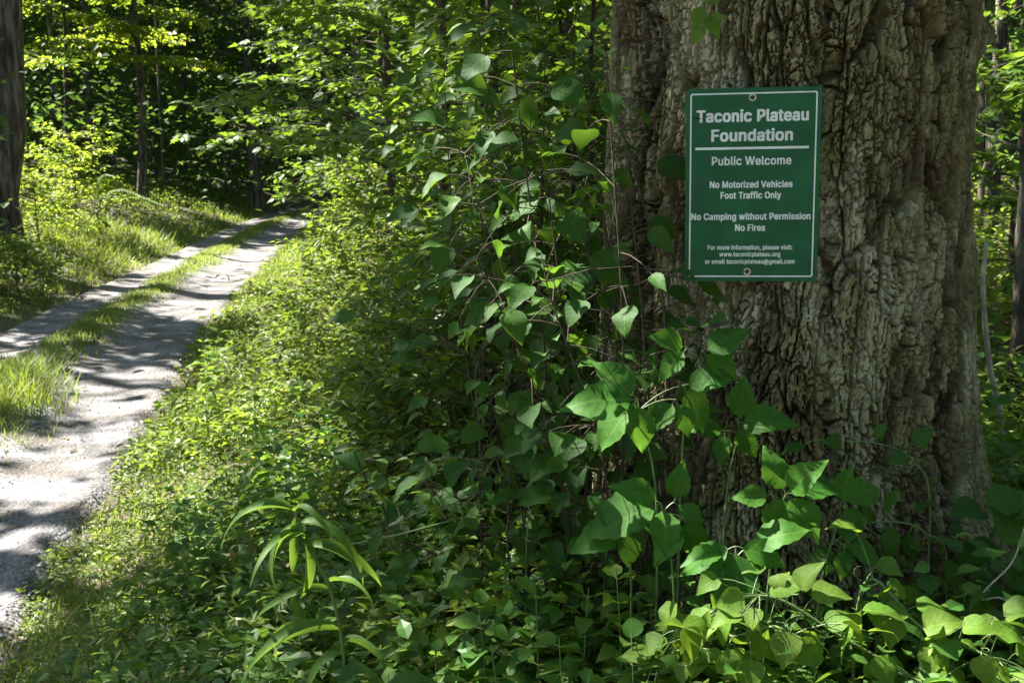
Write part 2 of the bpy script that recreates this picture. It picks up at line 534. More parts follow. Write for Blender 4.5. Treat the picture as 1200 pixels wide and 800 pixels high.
def build_road():
    m, t, out = new_mat('gravel_surface')
    tc = t.nodes.new('ShaderNodeTexCoord')
    vo = t.nodes.new('ShaderNodeTexVoronoi'); vo.inputs['Scale'].default_value = 42
    vo2 = t.nodes.new('ShaderNodeTexVoronoi'); vo2.inputs['Scale'].default_value = 110
    ns = t.nodes.new('ShaderNodeTexNoise'); ns.inputs['Scale'].default_value = 2.2; ns.inputs['Detail'].default_value = 9
    for n in (vo, vo2, ns):
        t.links.new(tc.outputs['Object'], n.inputs['Vector'])
    r1 = ramp(t, [(0, (.045, .043, .043)), (.35, (.115, .111, .112)), (.75, (.18, .175, .176)), (1, (.32, .312, .313))])
    t.links.new(vo.outputs['Color'], r1.inputs[0])
    r2 = ramp(t, [(0, (.06, .058, .058)), (.5, (.15, .146, .147)), (1, (.30, .292, .293))])
    t.links.new(vo2.outputs['Color'], r2.inputs[0])
    mx = t.nodes.new('ShaderNodeMixRGB'); mx.inputs[0].default_value = .5
    t.links.new(r1.outputs[0], mx.inputs[1]); t.links.new(r2.outputs[0], mx.inputs[2])
    r3 = ramp(t, [(.38, (.55, .50, .43)), (.60, (1, 1, 1))])
    t.links.new(ns.outputs[0], r3.inputs[0])
    mu = t.nodes.new('ShaderNodeMixRGB'); mu.blend_type = 'MULTIPLY'; mu.inputs[0].default_value = 1
    t.links.new(mx.outputs[0], mu.inputs[1]); t.links.new(r3.outputs[0], mu.inputs[2])
    bs = t.nodes.new('ShaderNodeBsdfPrincipled'); bs.inputs['Roughness'].default_value = .9
    bs.inputs['Specular IOR Level'].default_value = .2
    t.links.new(mu.outputs[0], bs.inputs['Base Color'])
    bp = t.nodes.new('ShaderNodeBump'); bp.inputs['Strength'].default_value = .8; bp.inputs['Distance'].default_value = .012
    bp.invert = True
    t.links.new(vo.outputs['Distance'], bp.inputs['Height']); t.links.new(bp.outputs[0], bs.inputs['Normal'])
    t.links.new(bs.outputs[0], out.inputs[0])
    ys = np.concatenate([np.arange(-12, 2, .3), np.arange(2, 16, .06), np.arange(16, 32, .16), np.arange(32, 78, .4)])
    ts = np.linspace(-.03, 1.03, 42)
    Y, T = np.meshgrid(ys, ts, indexing='ij')
    wob = (fbm(Y * .9, T * 0 + 3, 77) - .5) * .35
    X = road_r(Y) - ROADW + T * (ROADW + wob)
    Z = road_z(Y, T, X) + .14 * np.clip(Y - 62, 0, 200) ** 1.1
    nt_, ny = len(ts), len(ys)
    i = (np.arange(ny - 1)[:, None] * nt_ + np.arange(nt_ - 1)[None]).ravel()
    f = np.stack([i, i + 1, i + nt_ + 1, i + nt_], -1)
    o = link('gravel_road', mesh_np('gravel_road', np.stack([X, Y, Z], -1).reshape(-1, 3), f, m))
    tag(o, kind='structure')
    # loose stones
    rng = np.random.default_rng(3)
    n = 7000
    y = 3.5 + 13 * rng.random(n) ** 1.7
    t_ = rng.random(n)
    t_ = np.where(rng.random(n) < .15, np.clip(rng.normal(.95, .05, n), 0, 1.0), t_)
    x = road_r(y) - ROADW + t_ * ROADW
    z = np.maximum(road_z(y, np.clip(t_, .06, .94), x), height(x, y))
    s = .004 + .009 * rng.random(n) ** 3
    base = np.array([[1, 0, 0], [0, 1, 0], [-1, 0, 0], [0, -1, 0], [0, 0, .7], [0, 0, -.5]], float)
    fc = np.array([[0, 1, 4], [1, 2, 4], [2, 3, 4], [3, 0, 4], [1, 0, 5], [2, 1, 5], [3, 2, 5], [0, 3, 5]])
    a = rng.random(n) * 6.28
    v = base[None] * (1 + rng.normal(0, .25, (n, 6, 1))) * s[:, None, None]
    c, sn = np.cos(a)[:, None], np.sin(a)[:, None]
    v = np.stack([v[..., 0] * c - v[..., 1] * sn, v[..., 0] * sn + v[..., 1] * c, v[..., 2]], -1)
    v = v + np.stack([x, y, z + s * .2], -1)[:, None]
    f = (np.arange(n)[:, None, None] * 6 + fc[None]).reshape(-1, 3)
    mg = noise_mat('loose_stone', [(.1, (.14, .135, .132)), (.5, (.23, .222, .22)), (.9, (.36, .35, .348))], 30, island=.8, bump=.2)
    o = link('gravel', mesh_np('gravel', v.reshape(-1, 3), f, mg, smooth=False))
    tag(o, 'loose grey gravel stones scattered over the wheel tracks', kind='stuff')


# ------------------------------------------------------------------ canopy leaves left out to place the sun patches
def shadow_xy(p):
    p = np.asarray(p, float)
    k = p[..., 2] / SUN[2]
    return p[..., 0] - SUN[0] * k, p[..., 1] - SUN[1] * k


GAPS = []       # (x, y, rx, ry) on the plane z = 0, openings cut in the canopy along the sun's direction


def gap(p, rx, ry):
    x, y = shadow_xy(p)
    GAPS.append((float(x), float(y), rx, ry))


def open_sky(P):
    """1 where a canopy leaf at P would stand in a gap"""
    x, y = shadow_xy(P)
    wx = x + (fbm(x * 1.3, y * 1.3, 91) - .5) * .9
    wy = y + (fbm(x * 1.3 + 9, y * 1.3, 92) - .5) * .9
    o = np.zeros(x.shape)
    for (cx, cy, rx, ry) in GAPS:
        amp = min(1.0, .7 * min(rx, ry))
        qx = x + (wx - x) * amp; qy = y + (wy - y) * amp
        d = np.hypot((qx - cx) / rx, (qy - cy) / ry)
        o = np.maximum(o, 1 - sstep(.85, 1.08, d))
    return o


def setup_gaps():
    g = ground
    gap(g(262, 312), 2.3, 5.2)          # far stretch of both tracks
    gap(g(215, 330), 1.3, 2.0)
    gap(g(140, 300), 3.0, 4.2)          # grass left of the far tracks
    gap(at(90, 225, 24), 3.0, 3.4); gap(g(230, 605), .6, .45); gap(g(190, 720), .35, .25); gap(g(330, 590), .5, .3)      # bush on the left verge
    gap(g(135, 468), 1.05, .95)         # bright patch on the near track
    gap(g(40, 470), 1.2, .95)           # grass clump between the tracks
    gap(g(70, 535), 1.3, .42)
    gap(g(20, 580), .8, .36)
    gap(g(5, 775), .28, .16)
    gap(g(160, 590), .35, .2)
    gap(g(330, 440), 2.0, 2.4)          # lit herbs on the bank
    gap(g(270, 520), 1.1, 1.0)
    gap(g(430, 400), 1.6, 1.9); gap(at(400, 340, 12), 1.5, 1.6); gap(g(360, 560), .45, .35); gap(g(210, 640), .3, .25)
    gap(g(370, 320), 2.6, 5.5)
    gap(at(430, 290, 16), 2.0, 2.5)
    gap(at(480, 430, 7), .5, .4)
    gap(at(660, 500, 5.5), .45, .3)
    gap(at(340, 640, 2.35), .30, .25)
    gap(at(945, 705, 1.98), .42, .24)   # bright vine in the corner
    gap(at(1110, 735, 1.95), .30, .20)
    gap(at(738, 205, 2.75), .045, .03)
    gap(at(140, 50, 37), 5.2, 5.0)      # light green crown, top left
    gap(at(60, 90, 34), 3.6, 3.6)
    gap(at(400, 150, 13), 2.3, 2.0)     # overhanging maple sprays
    gap(at(470, 110, 10), 1.2, 1.0); gap(at(350, 40, 15), 1.0, .8)
    gap(at(420, 230, 10), .9, .8)
    gap(at(600, 250, 7), .35, .3); gap(at(1165, 170, 9), .5, .35)


CANOPY_RNG = np.random.default_rng(99)


def canopy_keep(P):
    o = open_sky(P)
    x, y = shadow_xy(P)
    holes = sstep(.60, .70, fbm(x * 1.4, y * 2.6, 55, 3)) * (x < -.9) * (y < 23)  # leaves thinned out so that dapples fall on the shaded road
    pr = np.clip(1 - o * .965 - holes * .75, 0.02, 1)
    return CANOPY_RNG.random(len(P)) < pr


# ------------------------------------------------------------------ the big tree that carries the sign
ZT0 = 0.30


def trunk_radius(phi, z):
    """phi = 0 faces the camera, positive to the right"""
    r = 0.485 + 0.012 * np.sin(z * 1.7 + 1.0)
    r = r + 0.016 * np.sin(2 * phi + .6) + 0.012 * np.sin(3 * phi - z * .8 + 1.5) + 0.008 * np.sin(5 * phi + z * 1.1)
    zb = np.clip(z - .62, -.3, 50)
    lob = 1 + .45 * np.cos(4 * (phi - 1.2)) + .25 * np.cos(7 * phi + 1)
    r = r + .12 * np.exp(-zb / .24) * lob * (.75 + .35 * np.sin(phi))
    r = r + .10 * np.sin(np.clip(phi, 0, 2.2) * 1.1) * sstep(2.0, .8, z) + .06 * np.exp(-((phi - 1.3) / .45) ** 2) * sstep(1.25, .8, z)
    # fold where a second stem has grown into the trunk on its left side
    gz = .55 + .45 * np.sin(z * 2.6 - 3.4) * np.exp(-((z - 1.9) / 1.3) ** 2)
    pg = phi + .86 - .05 * np.sin(z * 3.2) + .05 * (z - 1.6)
    r = r - .12 * gz * np.exp(-(pg / .075) ** 2)
    r = r + .03 * np.exp(-((phi + 1.12) / .2) ** 2)
    # old branch scar and swellings
    r = r + .03 * np.exp(-(((phi + .55) / .16) ** 2 + ((z - 2.0) / .13) ** 2))
    r = r + .05 * np.exp(-(((phi - 1.45) / .14) ** 2 + ((z - 2.31) / .05) ** 2))
    r = r + .022 * np.exp(-(((phi - 1.38) / .16) ** 2 + ((z - 1.78) / .16) ** 2))
    r = r - .022 * np.exp(-(((phi - .2 - .1 * (2.0 - z)) / .05) ** 2)) * sstep(1.2, 1.5, z + .3 * vnoise(z * 3, 0 * z, 8))
    r = r - .028 * np.exp(-(((phi - .80 + .05 * np.sin(z * 4)) / .05) ** 2)) * (.4 + .6 * vnoise(z * 2.2, 0 * z + 4, 9))
    r = r - .03 * np.exp(-(((phi - .62) / .07) ** 2 + ((z - 1.02) / .14) ** 2))
    return r


def bark_relief(s, z, shift=0.0):
    """s = arc length; deep furrows between long plates, small cracks across the plates"""
    wx = s + (fbm(s * 6, z * 2.2, 21) - .5) * .10 + (fbm(s * 45, z * 16, 26) - .5) * .020 + (vnoise(s * 170, z * 110, 27) - .5) * .0035
    wz = z + (fbm(s * 9, z * 6, 22) - .5) * .16 + (fbm(s * 60, z * 30, 28) - .5) * .035
    g1, id1 = worley(wx / .062, wz / .46, 41)          # long ridges
    g2, id2 = worley(wx / .024, wz / .095, 47)         # plates
    g3, id3 = worley(wx / .0115, wz / .026, 53)        # scales
    mod = sstep(.38, .66, fbm(s * 4.0, z * 1.5, 61))
    m2 = sstep(.30, .62, fbm(s * 8, z * 4, 62))
    m3 = sstep(.35, .60, fbm(s * 12, z * 8, 68))
    d = -(.028 + .040 * mod) * np.exp(-(g1 / .060) ** 2)
    d = d - (.018 + .018 * m2) * (1 - sstep(.035, .13, g2))
    d = d - (.006 + .008 * m3) * (1 - sstep(.05, .20, g3))
    d = d + (id1 - .5) * .009 + (id2 - .5) * .0065 + (id3 - .5) * .0040
    gone = sstep(.58, .62, fbm(wx * 14, wz * 4.5, 71, 3))          # plates that have fallen off
    d = d - .007 * gone
    d = d + (fbm(s * 75, z * 9, 65, 3) - .5) * .0065 + (fbm(s * 170, z * 110, 64, 2) - .5) * .0034 + (fbm(s * 9, z * 2.5, 66, 3) - .5) * .016
    return d, id2 * .6 + id3 * .4, gone


def bark_material():
    m, t, out = new_mat('old_bark')
    tc = t.nodes.new('ShaderNodeTexCoord')

    def noise(scale, stretch, detail=6, rough=.6):
        mp = t.nodes.new('ShaderNodeMapping'); mp.inputs['Scale'].default_value = stretch
        t.links.new(tc.outputs['Object'], mp.inputs[0])
        n = t.nodes.new('ShaderNodeTexNoise'); n.inputs['Scale'].default_value = scale
        n.inputs['Detail'].default_value = detail; n.inputs['Roughness'].default_value = rough
        t.links.new(mp.outputs[0], n.inputs['Vector'])
        return n.outputs[0]
    base = ramp(t, [(.34, (.033, .025, .012)), (.45, (.115, .097, .049)), (.55, (.235, .208, .115)), (.66, (.37, .338, .21))])
    t.links.new(noise(30, (1, 1, .40), 12, .80), base.inputs[0])
    col = base.outputs[0]
    pa = t.nodes.new('ShaderNodeAttribute'); pa.attribute_name = 'plate'
    fa = t.nodes.new('ShaderNodeAttribute'); fa.attribute_name = 'fallen'
    pr = ramp(t, [(.15, (.62, .60, .58)), (.5, (1, 1, 1)), (.85, (1.0, 1.0, 1.0))])
    t.links.new(pa.outputs['Fac'], pr.inputs[0])
    pm = t.nodes.new('ShaderNodeMixRGB'); pm.blend_type = 'MULTIPLY'; pm.inputs[0].default_value = 1
    t.links.new(col, pm.inputs[1]); t.links.new(pr.outputs[0], pm.inputs[2]); col = pm.outputs[0]

    def over(col, fac_out, lo, hi, c, amt):
        r = ramp(t, [(lo, (0, 0, 0)), (hi, (amt, amt, amt))])
        t.links.new(fac_out, r.inputs[0])
        mx = t.nodes.new('ShaderNodeMixRGB')
        t.links.new(r.outputs[0], mx.inputs[0]); t.links.new(col, mx.inputs[1]); mx.inputs[2].default_value = (*c, 1)
        return mx.outputs[0]
    col = over(col, noise(3.2, (1, 1, .4), 8), .38, .56, (.185, .168, .074), .72)     # olive algae film
    col = over(col, noise(5.5, (1, 1, .5), 9, .7), .50, .60, (.42, .39, .27), .75)     # pale lichen
    col = over(col, noise(24, (1, 1, .8), 6, .7), .60, .68, (.40, .385, .29), .5)
    col = over(col, noise(2.4, (1, 1, .3), 9), .64, .74, (.105, .050, .026), .7)      # reddish weathered wood
    col = over(col, fa.outputs['Fac'], .2, .9, (.075, .050, .030), .55)                 # inner bark where plates have fallen
    col = over(col, noise(7.0, (1, 1, .3), 9, .7), .57, .66, (.030, .024, .017), .85)   # dark wet stains
    bs = t.nodes.new('ShaderNodeBsdfPrincipled')
    bs.inputs['Roughness'].default_value = .88; bs.inputs['Specular IOR Level'].default_value = .2
    t.links.new(col, bs.inputs['Base Color'])
    b1 = t.nodes.new('ShaderNodeBump'); b1.inputs['Strength'].default_value = 1.0; b1.inputs['Distance'].default_value = .003
    t.links.new(noise(85, (1, 1, .45), 8, .75), b1.inputs['Height'])
    t.links.new(b1.outputs[0], bs.inputs['Normal'])
    t.links.new(bs.outputs[0], out.inputs[0])
    return m


def build_sign_tree():
    M['bark'] = bark_material()
    root = thing('old_tree', 'massive old tree with deeply furrowed bark that carries the green sign', 'tree', (TREE[0], TREE[1], ZT0))
    face = math.atan2(-TREE[0], -TREE[1])       # azimuth towards the camera
    phi = np.concatenate([np.linspace(-1.60, 1.60, 510), np.linspace(1.60, 2 * np.pi - 1.60, 90)[1:-1]])
    zs = np.concatenate([np.arange(ZT0, .72, .012), np.arange(.72, 2.56, .0034), 2.56 + np.cumsum(np.linspace(.006, .30, 50))])
    PH, ZZ = np.meshgrid(phi, zs)
    pw = np.where(PH > np.pi, PH - 2 * np.pi, PH)
    rad = trunk_radius(pw, ZZ) * (1 - .035 * np.clip(ZZ - 2.2, 0, 20))
    rel, plate, gone = bark_relief(PH * .5, ZZ)
    fade = (1 - sstep(1.9, 2.3, np.abs(pw)))
    rel = rel * (.35 + .65 * fade)
    lean = .012 * (ZZ - 1.6)
    # phi is measured from the camera side, positive to the right as seen from the camera
    fx, fy = math.sin(face), math.cos(face)
    rx, ry = -fy, fx
    X = rad * (np.cos(PH) * fx + np.sin(PH) * rx) + lean
    Y = rad * (np.cos(PH) * fy + np.sin(PH) * ry)
    n, m = len(phi), len(zs)
    v = np.stack([X, Y, ZZ - ZT0], -1)
    ext = np.concatenate([v[:, -1:], v, v[:, :1]], 1)               # the ring is closed
    nrm = unit(np.cross(ext[:, 2:] - ext[:, :-2], np.gradient(v, axis=0)))
    out_ = np.stack([X - lean, Y, 0 * X], -1)
    nrm = nrm * np.sign((nrm * out_).sum(-1, keepdims=True))
    nrm = unit(nrm + .35 * unit(out_))
    v = (v + nrm * rel[..., None]).reshape(-1, 3)
    i = np.arange(m - 1)[:, None] * n; j = np.arange(n)[None]; jn = (j + 1) % n
    f = np.stack([i + j, i + jn, i + n + jn, i + n + j], -1).reshape(-1, 4)
    me = mesh_np('trunk', v, f, M['bark'], smooth=False)
    at_ = me.attributes.new('plate', 'FLOAT', 'POINT'); at_.data.foreach_set('value', plate.astype(np.float32).ravel())
    at_ = me.attributes.new('fallen', 'FLOAT', 'POINT'); at_.data.foreach_set('value', gone.astype(np.float32).ravel())
    o = link('trunk', me, root)
    # crown overhead (out of the frame; it shades the foreground)
    rng = np.random.default_rng(7)
    tb, lv = Tubes(), Leaves()
    top = np.array([TREE[0], TREE[1], zs[-1] - .3])
    for k in range(18):
        a = k * 2.4 + rng.normal(0, .2) if k % 2 else R(150) + rng.normal(0, .55)
        z0 = 4.6 + 4.4 * (k / 16) if k < 11 else zs[-1] - .5
        L = rng.uniform(4.2, 6.6) * (1 if k < 11 else .75)
        p0 = np.array([TREE[0], TREE[1], min(z0, zs[-1] - .4)])
        p1 = p0 + np.array([math.cos(a) * L, math.sin(a) * L, rng.uniform(1.0, 2.8) if k < 11 else rng.uniform(2.5, 5)])
        limb(tb, lv, p0, p1, .16, rng, spray=26, twig=1.25, per=20, leaf=.17, flat=.55)
    link('limb', tb.mesh('limb', M['bark_far'], (TREE[0], TREE[1], ZT0)), root)
    link('crown', lv.mesh('crown', T_DIAMOND, M['canopy'], (TREE[0], TREE[1], ZT0), canopy_keep), root)
    return face


def limb(tb, lv, p0, p1, r0, rng, spray=10, twig=.8, per=14, leaf=.11, flat=.3, aspect=.75, start=.25, sides=5, droop=.12):
    """a limb with side twigs; each twig carries a flat spray of leaves"""
    L = np.linalg.norm(np.asarray(p1) - p0)
    pts = curve(p0, p1, (rng.normal(0, .05) * L, rng.normal(0, .05) * L, L * .06), 7)
    pts[1:-1] += rng.normal(0, .015 * L, (5, 3))
    tb.add(pts, np.linspace(r0, r0 * .15, 7), sides)
    seg = np.linspace(0, 1, 7)
    dirv = unit(np.asarray(p1) - p0)
    side = unit(np.cross(dirv, [0, 0, 1.0]))
    for k in range(spray):
        t = start + (1 - start) * (k + rng.random()) / spray
        b = np.array([np.interp(t, seg, pts[:, c]) for c in range(3)])
        sg = 1 if k % 2 else -1
        tl = twig * (1.15 - .6 * t) * rng.uniform(.6, 1.25)
        d = unit(dirv * rng.uniform(.25, .9) + side * sg * rng.uniform(.5, 1.1) + np.array([0, 0, rng.normal(0.02, flat)]))
        e = b + d * tl + np.array([0, 0, -droop * tl])
        tb.add(np.array([b, (b + e) / 2 + [0, 0, .05 * tl], e]), [r0 * .14 + .002, r0 * .10 + .0016, .0015], 3)
        q = np.sort(rng.random(per)) ** .8
        P = b + (e - b) * q[:, None] + np.array([0, 0, .03 * tl])
        sd = unit(np.cross(d, [0, 0, 1.0]))
        sgn = np.where(np.arange(per) % 2, 1.0, -1.0)[:, None]
        D = unit(d * rng.uniform(.2, .9, (per, 1)) + sd * sgn * rng.uniform(.5, 1.1, (per, 1)) + np.array([0, 0, -.25]) + rng.normal(0, .22, (per, 3)))
        P = P + D * leaf * rng.uniform(.1, .6, (per, 1)) + rng.normal(0, .05 * tl, (per, 3)) * [1, 1, .7]
        N = np.array([0, 0, 1.0]) + rng.normal(0, .38, (per, 3))
        l = leaf * rng.uniform(.6, 1.2, per)
        lv.add(P, D, N, l, l * aspect * rng.uniform(.85, 1.1, per))


def make_tree(name, label, base, h, r, rng, z0, nl, L, spray, twig, per, leaf, mat, tpl=T_DIAMOND, keep=None, up=.35,
              lean=(0, 0), group=None, flat=.3, bark='bark_far', droop=.12, sectors=None, aspect=.75, cat='tree'):
    base = np.asarray(base, float)
    root = thing(name, label, cat, base, group)
    tb, lv = Tubes(), Leaves()
    n = 14
    t = np.linspace(0, 1, n)
    path = base + np.stack([lean[0] * t + np.cumsum(rng.normal(0, .012 * h / 4, n)), lean[1] * t + np.cumsum(rng.normal(0, .012 * h / 4, n)), t * h - .15], -1)
    path[0, :2] = base[:2]; path[1, :2] = base[:2] + (path[1, :2] - path[0, :2]) * .3
    rr = r * (1 - .8 * t) * (1 + .45 * np.exp(-t * h / .3))
    tk = Tubes(); tk.add(path, rr, 10)
    link('trunk', tk.mesh('trunk', M[bark], base), root)
    for k in range(nl):
        s = (k + rng.random()) / nl
        z = z0 + (h - z0) * s * .95
        tt = z / h
        p0 = np.array([np.interp(tt, t, path[:, c]) for c in range(3)])
        if sectors is None:
            a = k * 2.4 + rng.normal(0, .35)
        else:
            a = sectors[0] + (sectors[1] - sectors[0]) * rng.random()
        l = L * (1 - .55 * s) * rng.uniform(.75, 1.2)
        p1 = p0 + np.array([math.cos(a) * l, math.sin(a) * l, l * (up + rng.normal(0, .12))])
        limb(tb, lv, p0, p1, r * .32 * (1 - .5 * s), rng, spray, twig, per, leaf, flat, droop=droop, aspect=aspect)
    link('limb', tb.mesh('limb', M[bark], base), root)
    link('crown', lv.mesh('crown', tpl, M[mat], base, keep), root)
    return root


# ------------------------------------------------------------------ the sign
def build_sign(face):
    c = at(881, 218, 2.545)
    root = thing('information_sign', 'green metal sign with white lettering screwed to the big tree trunk', 'sign', c)
    root.rotation_euler = (R(1.0), R(-.9), R(-9.0))
    u = .301 / 152.0
    W, H, TH, CR = .301, .440, .0022, .0085
    white = plain('sign_white', (.72, .75, .72), .5, spec=.3, lo=.8)
    green = plain('sign_green', (.010, .090, .034), .5, spec=.25, lo=.78, hi=1.22)
    steel = plain('grommet_metal', (.52, .48, .42), .45, .6)
    dark = plain('screw_metal', (.05, .045, .04), .5, .7)

    def rrect(w_, h_, r_, n=6):
        pts = []
        for sx, sy, a0 in ((1, 1, 0), (-1, 1, 90), (-1, -1, 180), (1, -1, 270)):
            for k in range(n + 1):
                a = R(a0 + 90 * k / n)
                pts.append((sx * (w_ / 2 - r_) + r_ * math.cos(a), sy * (h_ / 2 - r_) + r_ * math.sin(a)))
        return np.array(pts)
    # panel: front, bevel, rim, back
    o1, o2 = rrect(W, H, CR), rrect(W - .0012, H - .0012, CR - .0006)
    n = len(o1)
    v = np.vstack([np.c_[o2[:, 0], np.full(n, -TH / 2), o2[:, 1]], np.c_[o1[:, 0], np.full(n, -TH / 2 + .0006), o1[:, 1]],
                   np.c_[o1[:, 0], np.full(n, TH / 2), o1[:, 1]]])
    f = [tuple(range(n))] + [(k, (k + 1) % n, n + (k + 1) % n, n + k)[::-1] for k in range(n)] + \
        [(n + k, n + (k + 1) % n, 2 * n + (k + 1) % n, 2 * n + k)[::-1] for k in range(n)] + [tuple(range(3 * n - 1, 2 * n - 1, -1))]
    me = bpy.data.meshes.new('panel'); me.from_pydata(v.tolist(), [], f); me.materials.append(green)
    link('panel', me, root)
    yf = -TH / 2 - .0004
    b1, b2 = rrect(W - .019, H - .021, .0052), rrect(W - .0255, H - .0275, .003)
    v = np.vstack([np.c_[b1[:, 0], np.full(n, yf), b1[:, 1]], np.c_[b2[:, 0], np.full(n, yf), b2[:, 1]]])
    f = [(k, (k + 1) % n, n + (k + 1) % n, n + k) for k in range(n)]
    me = bpy.data.meshes.new('border'); me.from_pydata(v.tolist(), [], f); me.materials.append(white)
    link('border', me, root)
    sx = lambda px: (px - 881) * u
    sz = lambda py: (219 - py) * u
    me = bpy.data.meshes.new('divider')
    a, b, c_, d = sx(816), sx(944), sz(177.1), sz(174.3)
    me.from_pydata([(a, yf, c_), (b, yf, c_), (b, yf, d), (a, yf, d)], [], [(0, 1, 2, 3)]); me.materials.append(white)
    link('divider', me, root)
    lines = [('Taconic Plateau', 139, 126, 13.8, .80), ('Foundation', 161, 92, 13.8, .80), ('Public Welcome', 190, 90, 9.8, .40),
             ('No Motorized Vehicles', 217, 94, 7.8, .40), ('Foot Traffic Only', 229.5, 69, 7.8, .40),
             ('No Camping without Permission', 254, 136, 7.8, .40), ('No Fires', 267, 34.5, 7.8, .40),
             ('For more information, please visit:', 290, 97, 5.4, .26), ('www.taconicplateau.org', 298, 70, 5.4, .26),
             ('or email taconicplateau@gmail.com', 306.5, 103, 5.4, .26)]

    try:        # Blender's own sans-serif face
        import os
        FONT = bpy.data.fonts.load(os.path.join(bpy.utils.system_resource('DATAFILES', path='fonts'), 'Inter.woff2'))
    except Exception:
        FONT = None

    def text_mesh(s):
        cu = bpy.data.curves.new('line', 'FONT')
        if FONT: cu.font = FONT
        cu.body = s; cu.resolution_u = 3
        cu.fill_mode = 'FRONT'
        cu.space_character = 1.05
        ob = bpy.data.objects.new('line', cu)
        COL.objects.link(ob)
        dg = bpy.context.evaluated_depsgraph_get()
        me = bpy.data.meshes.new_from_object(ob.evaluated_get(dg))
        bpy.data.objects.remove(ob)
        co = np.empty(len(me.vertices) * 3, np.float32); me.vertices.foreach_get('co', co)
        return me, co.reshape(-1, 3)
    _, hcap = text_mesh('H')
    cap = np.ptp(hcap[:, 1])
    for s, py, wpx, cpx, bold in lines:
        me, co = text_mesh(s)
        x0, x1 = co[:, 0].min(), co[:, 0].max()
        X = (co[:, 0] - (x0 + x1) / 2) / (x1 - x0) * (wpx - bold * 2) * u + sx(880)
        Z = (co[:, 1] - cap / 2) / cap * (cpx - bold * 1.2) * u + sz(py)
        fc = [tuple(p.vertices) for p in me.polygons]
        V, FC = [], []
        for q, (ox, oz) in enumerate(((0, 0), (-1, .6), (1, .6), (-1, -.6), (1, -.6), (-.5, 0), (.5, 0))):
            V += np.stack([X + ox * bold * u, np.full(len(X), yf - q * .00006), Z + oz * bold * u], -1).tolist()
            FC += [tuple(i + q * len(X) for i in p) for p in fc]
        m2 = bpy.data.meshes.new('lettering'); m2.from_pydata(V, [], FC)
        m2.materials.append(white)
        o = link('lettering', m2, root)
        o['label'] = 'white printed words on the sign'
    for px, py in ((880, 119), (877.5, 318.5)):
        tb = Tubes()
        an = np.linspace(0, 2 * np.pi, 21)
        tb.add(np.stack([np.cos(an) * .0068, 0 * an, np.sin(an) * .0068], -1), .0024, 6)
        me = tb.mesh('grommet', steel)
        g = link('grommet', me, root, (sx(px), yf - .0004, sz(py)))
        t2 = Tubes(); t2.add([(0, .004, 0), (0, -.0004, 0), (0, -.0012, 0), (0, -.0014, 0)], [.0050, .0050, .004, .0001], 10)
        link('screw_head', t2.mesh('screw_head', dark), g)
    return root


# ------------------------------------------------------------------ plants built leaf by leaf
def leaf_blade(kind, seed):
    """unit leaf: y 0..1 along the midrib; three columns of vertices"""
    rng = np.random.default_rng(seed)
    n = 13
    t = np.linspace(0, 1, n)
    if kind == 'round':
        wv = .40 * np.sin(np.pi * t ** .74) ** .80 * (1 - .30 * t ** 3)
    elif kind == 'heart':
        wv = .45 * np.clip(np.sin(np.pi * t ** .58), 0, 1) ** .85 * (1 - .40 * t ** 2)
    elif kind == 'long':
        wv = .105 * np.sin(np.pi * t ** .62) ** .8
    else:       # pointed oval with a toothed margin
        wv = .285 * np.sin(np.pi * t ** .72) ** .95 * (1 - .25 * t ** 3)
        wv[1:-1] *= 1 + .055 * np.where(np.arange(1, n - 1) % 2, 1, -1)
    wv[0] = .012; wv[-1] = .004
    fold = rng.uniform(.10, .40); droop = rng.uniform(.05, .32) if kind != 'long' else rng.uniform(.55, 1.05)
    if kind == 'long': fold = rng.uniform(.5, 1.0)
    wave = rng.uniform(.02, .05) * (1 if kind != 'long' else .3); ph = rng.uniform(0, 6)
    skew = rng.normal(0, .05)
    zc = -droop * t ** 2 + .04 * np.sin(t * 3.1)
    if kind == 'long':      # arching strap
        ang = droop * 2.3 * t
        yc = np.cumsum(np.r_[0, np.cos(ang[1:])]) / (n - 1); zc = -np.cumsum(np.r_[0, np.sin(ang[1:])]) / (n - 1)
    else:
        yc = t * (1 - .12 * droop)
    v = []
    for k in range(n):
        for sgn in (-1, 0, 1):
            v.append((sgn * wv[k] + skew * math.sin(t[k] * 3), yc[k] - (.07 * abs(sgn) if kind == 'heart' and k < 2 else 0),
                      zc[k] + abs(sgn) * (fold * wv[k] + wave * math.sin(t[k] * 11 + ph + sgn))))
    f = []
    for k in range(n - 1):
        for c in (0, 1):
            a = k * 3 + c
            f.append((a, a + 1, a + 4, a + 3))
    return np.array(v), np.array(f)


LEAF = {}


def leaf_mesh(kind, mat, variant):
    key = (kind, mat, variant)
    if key not in LEAF:
        v, f = leaf_blade(kind, 100 + variant)
        LEAF[key] = mesh_np('leaf', v, f, M[mat])
    return LEAF[key]


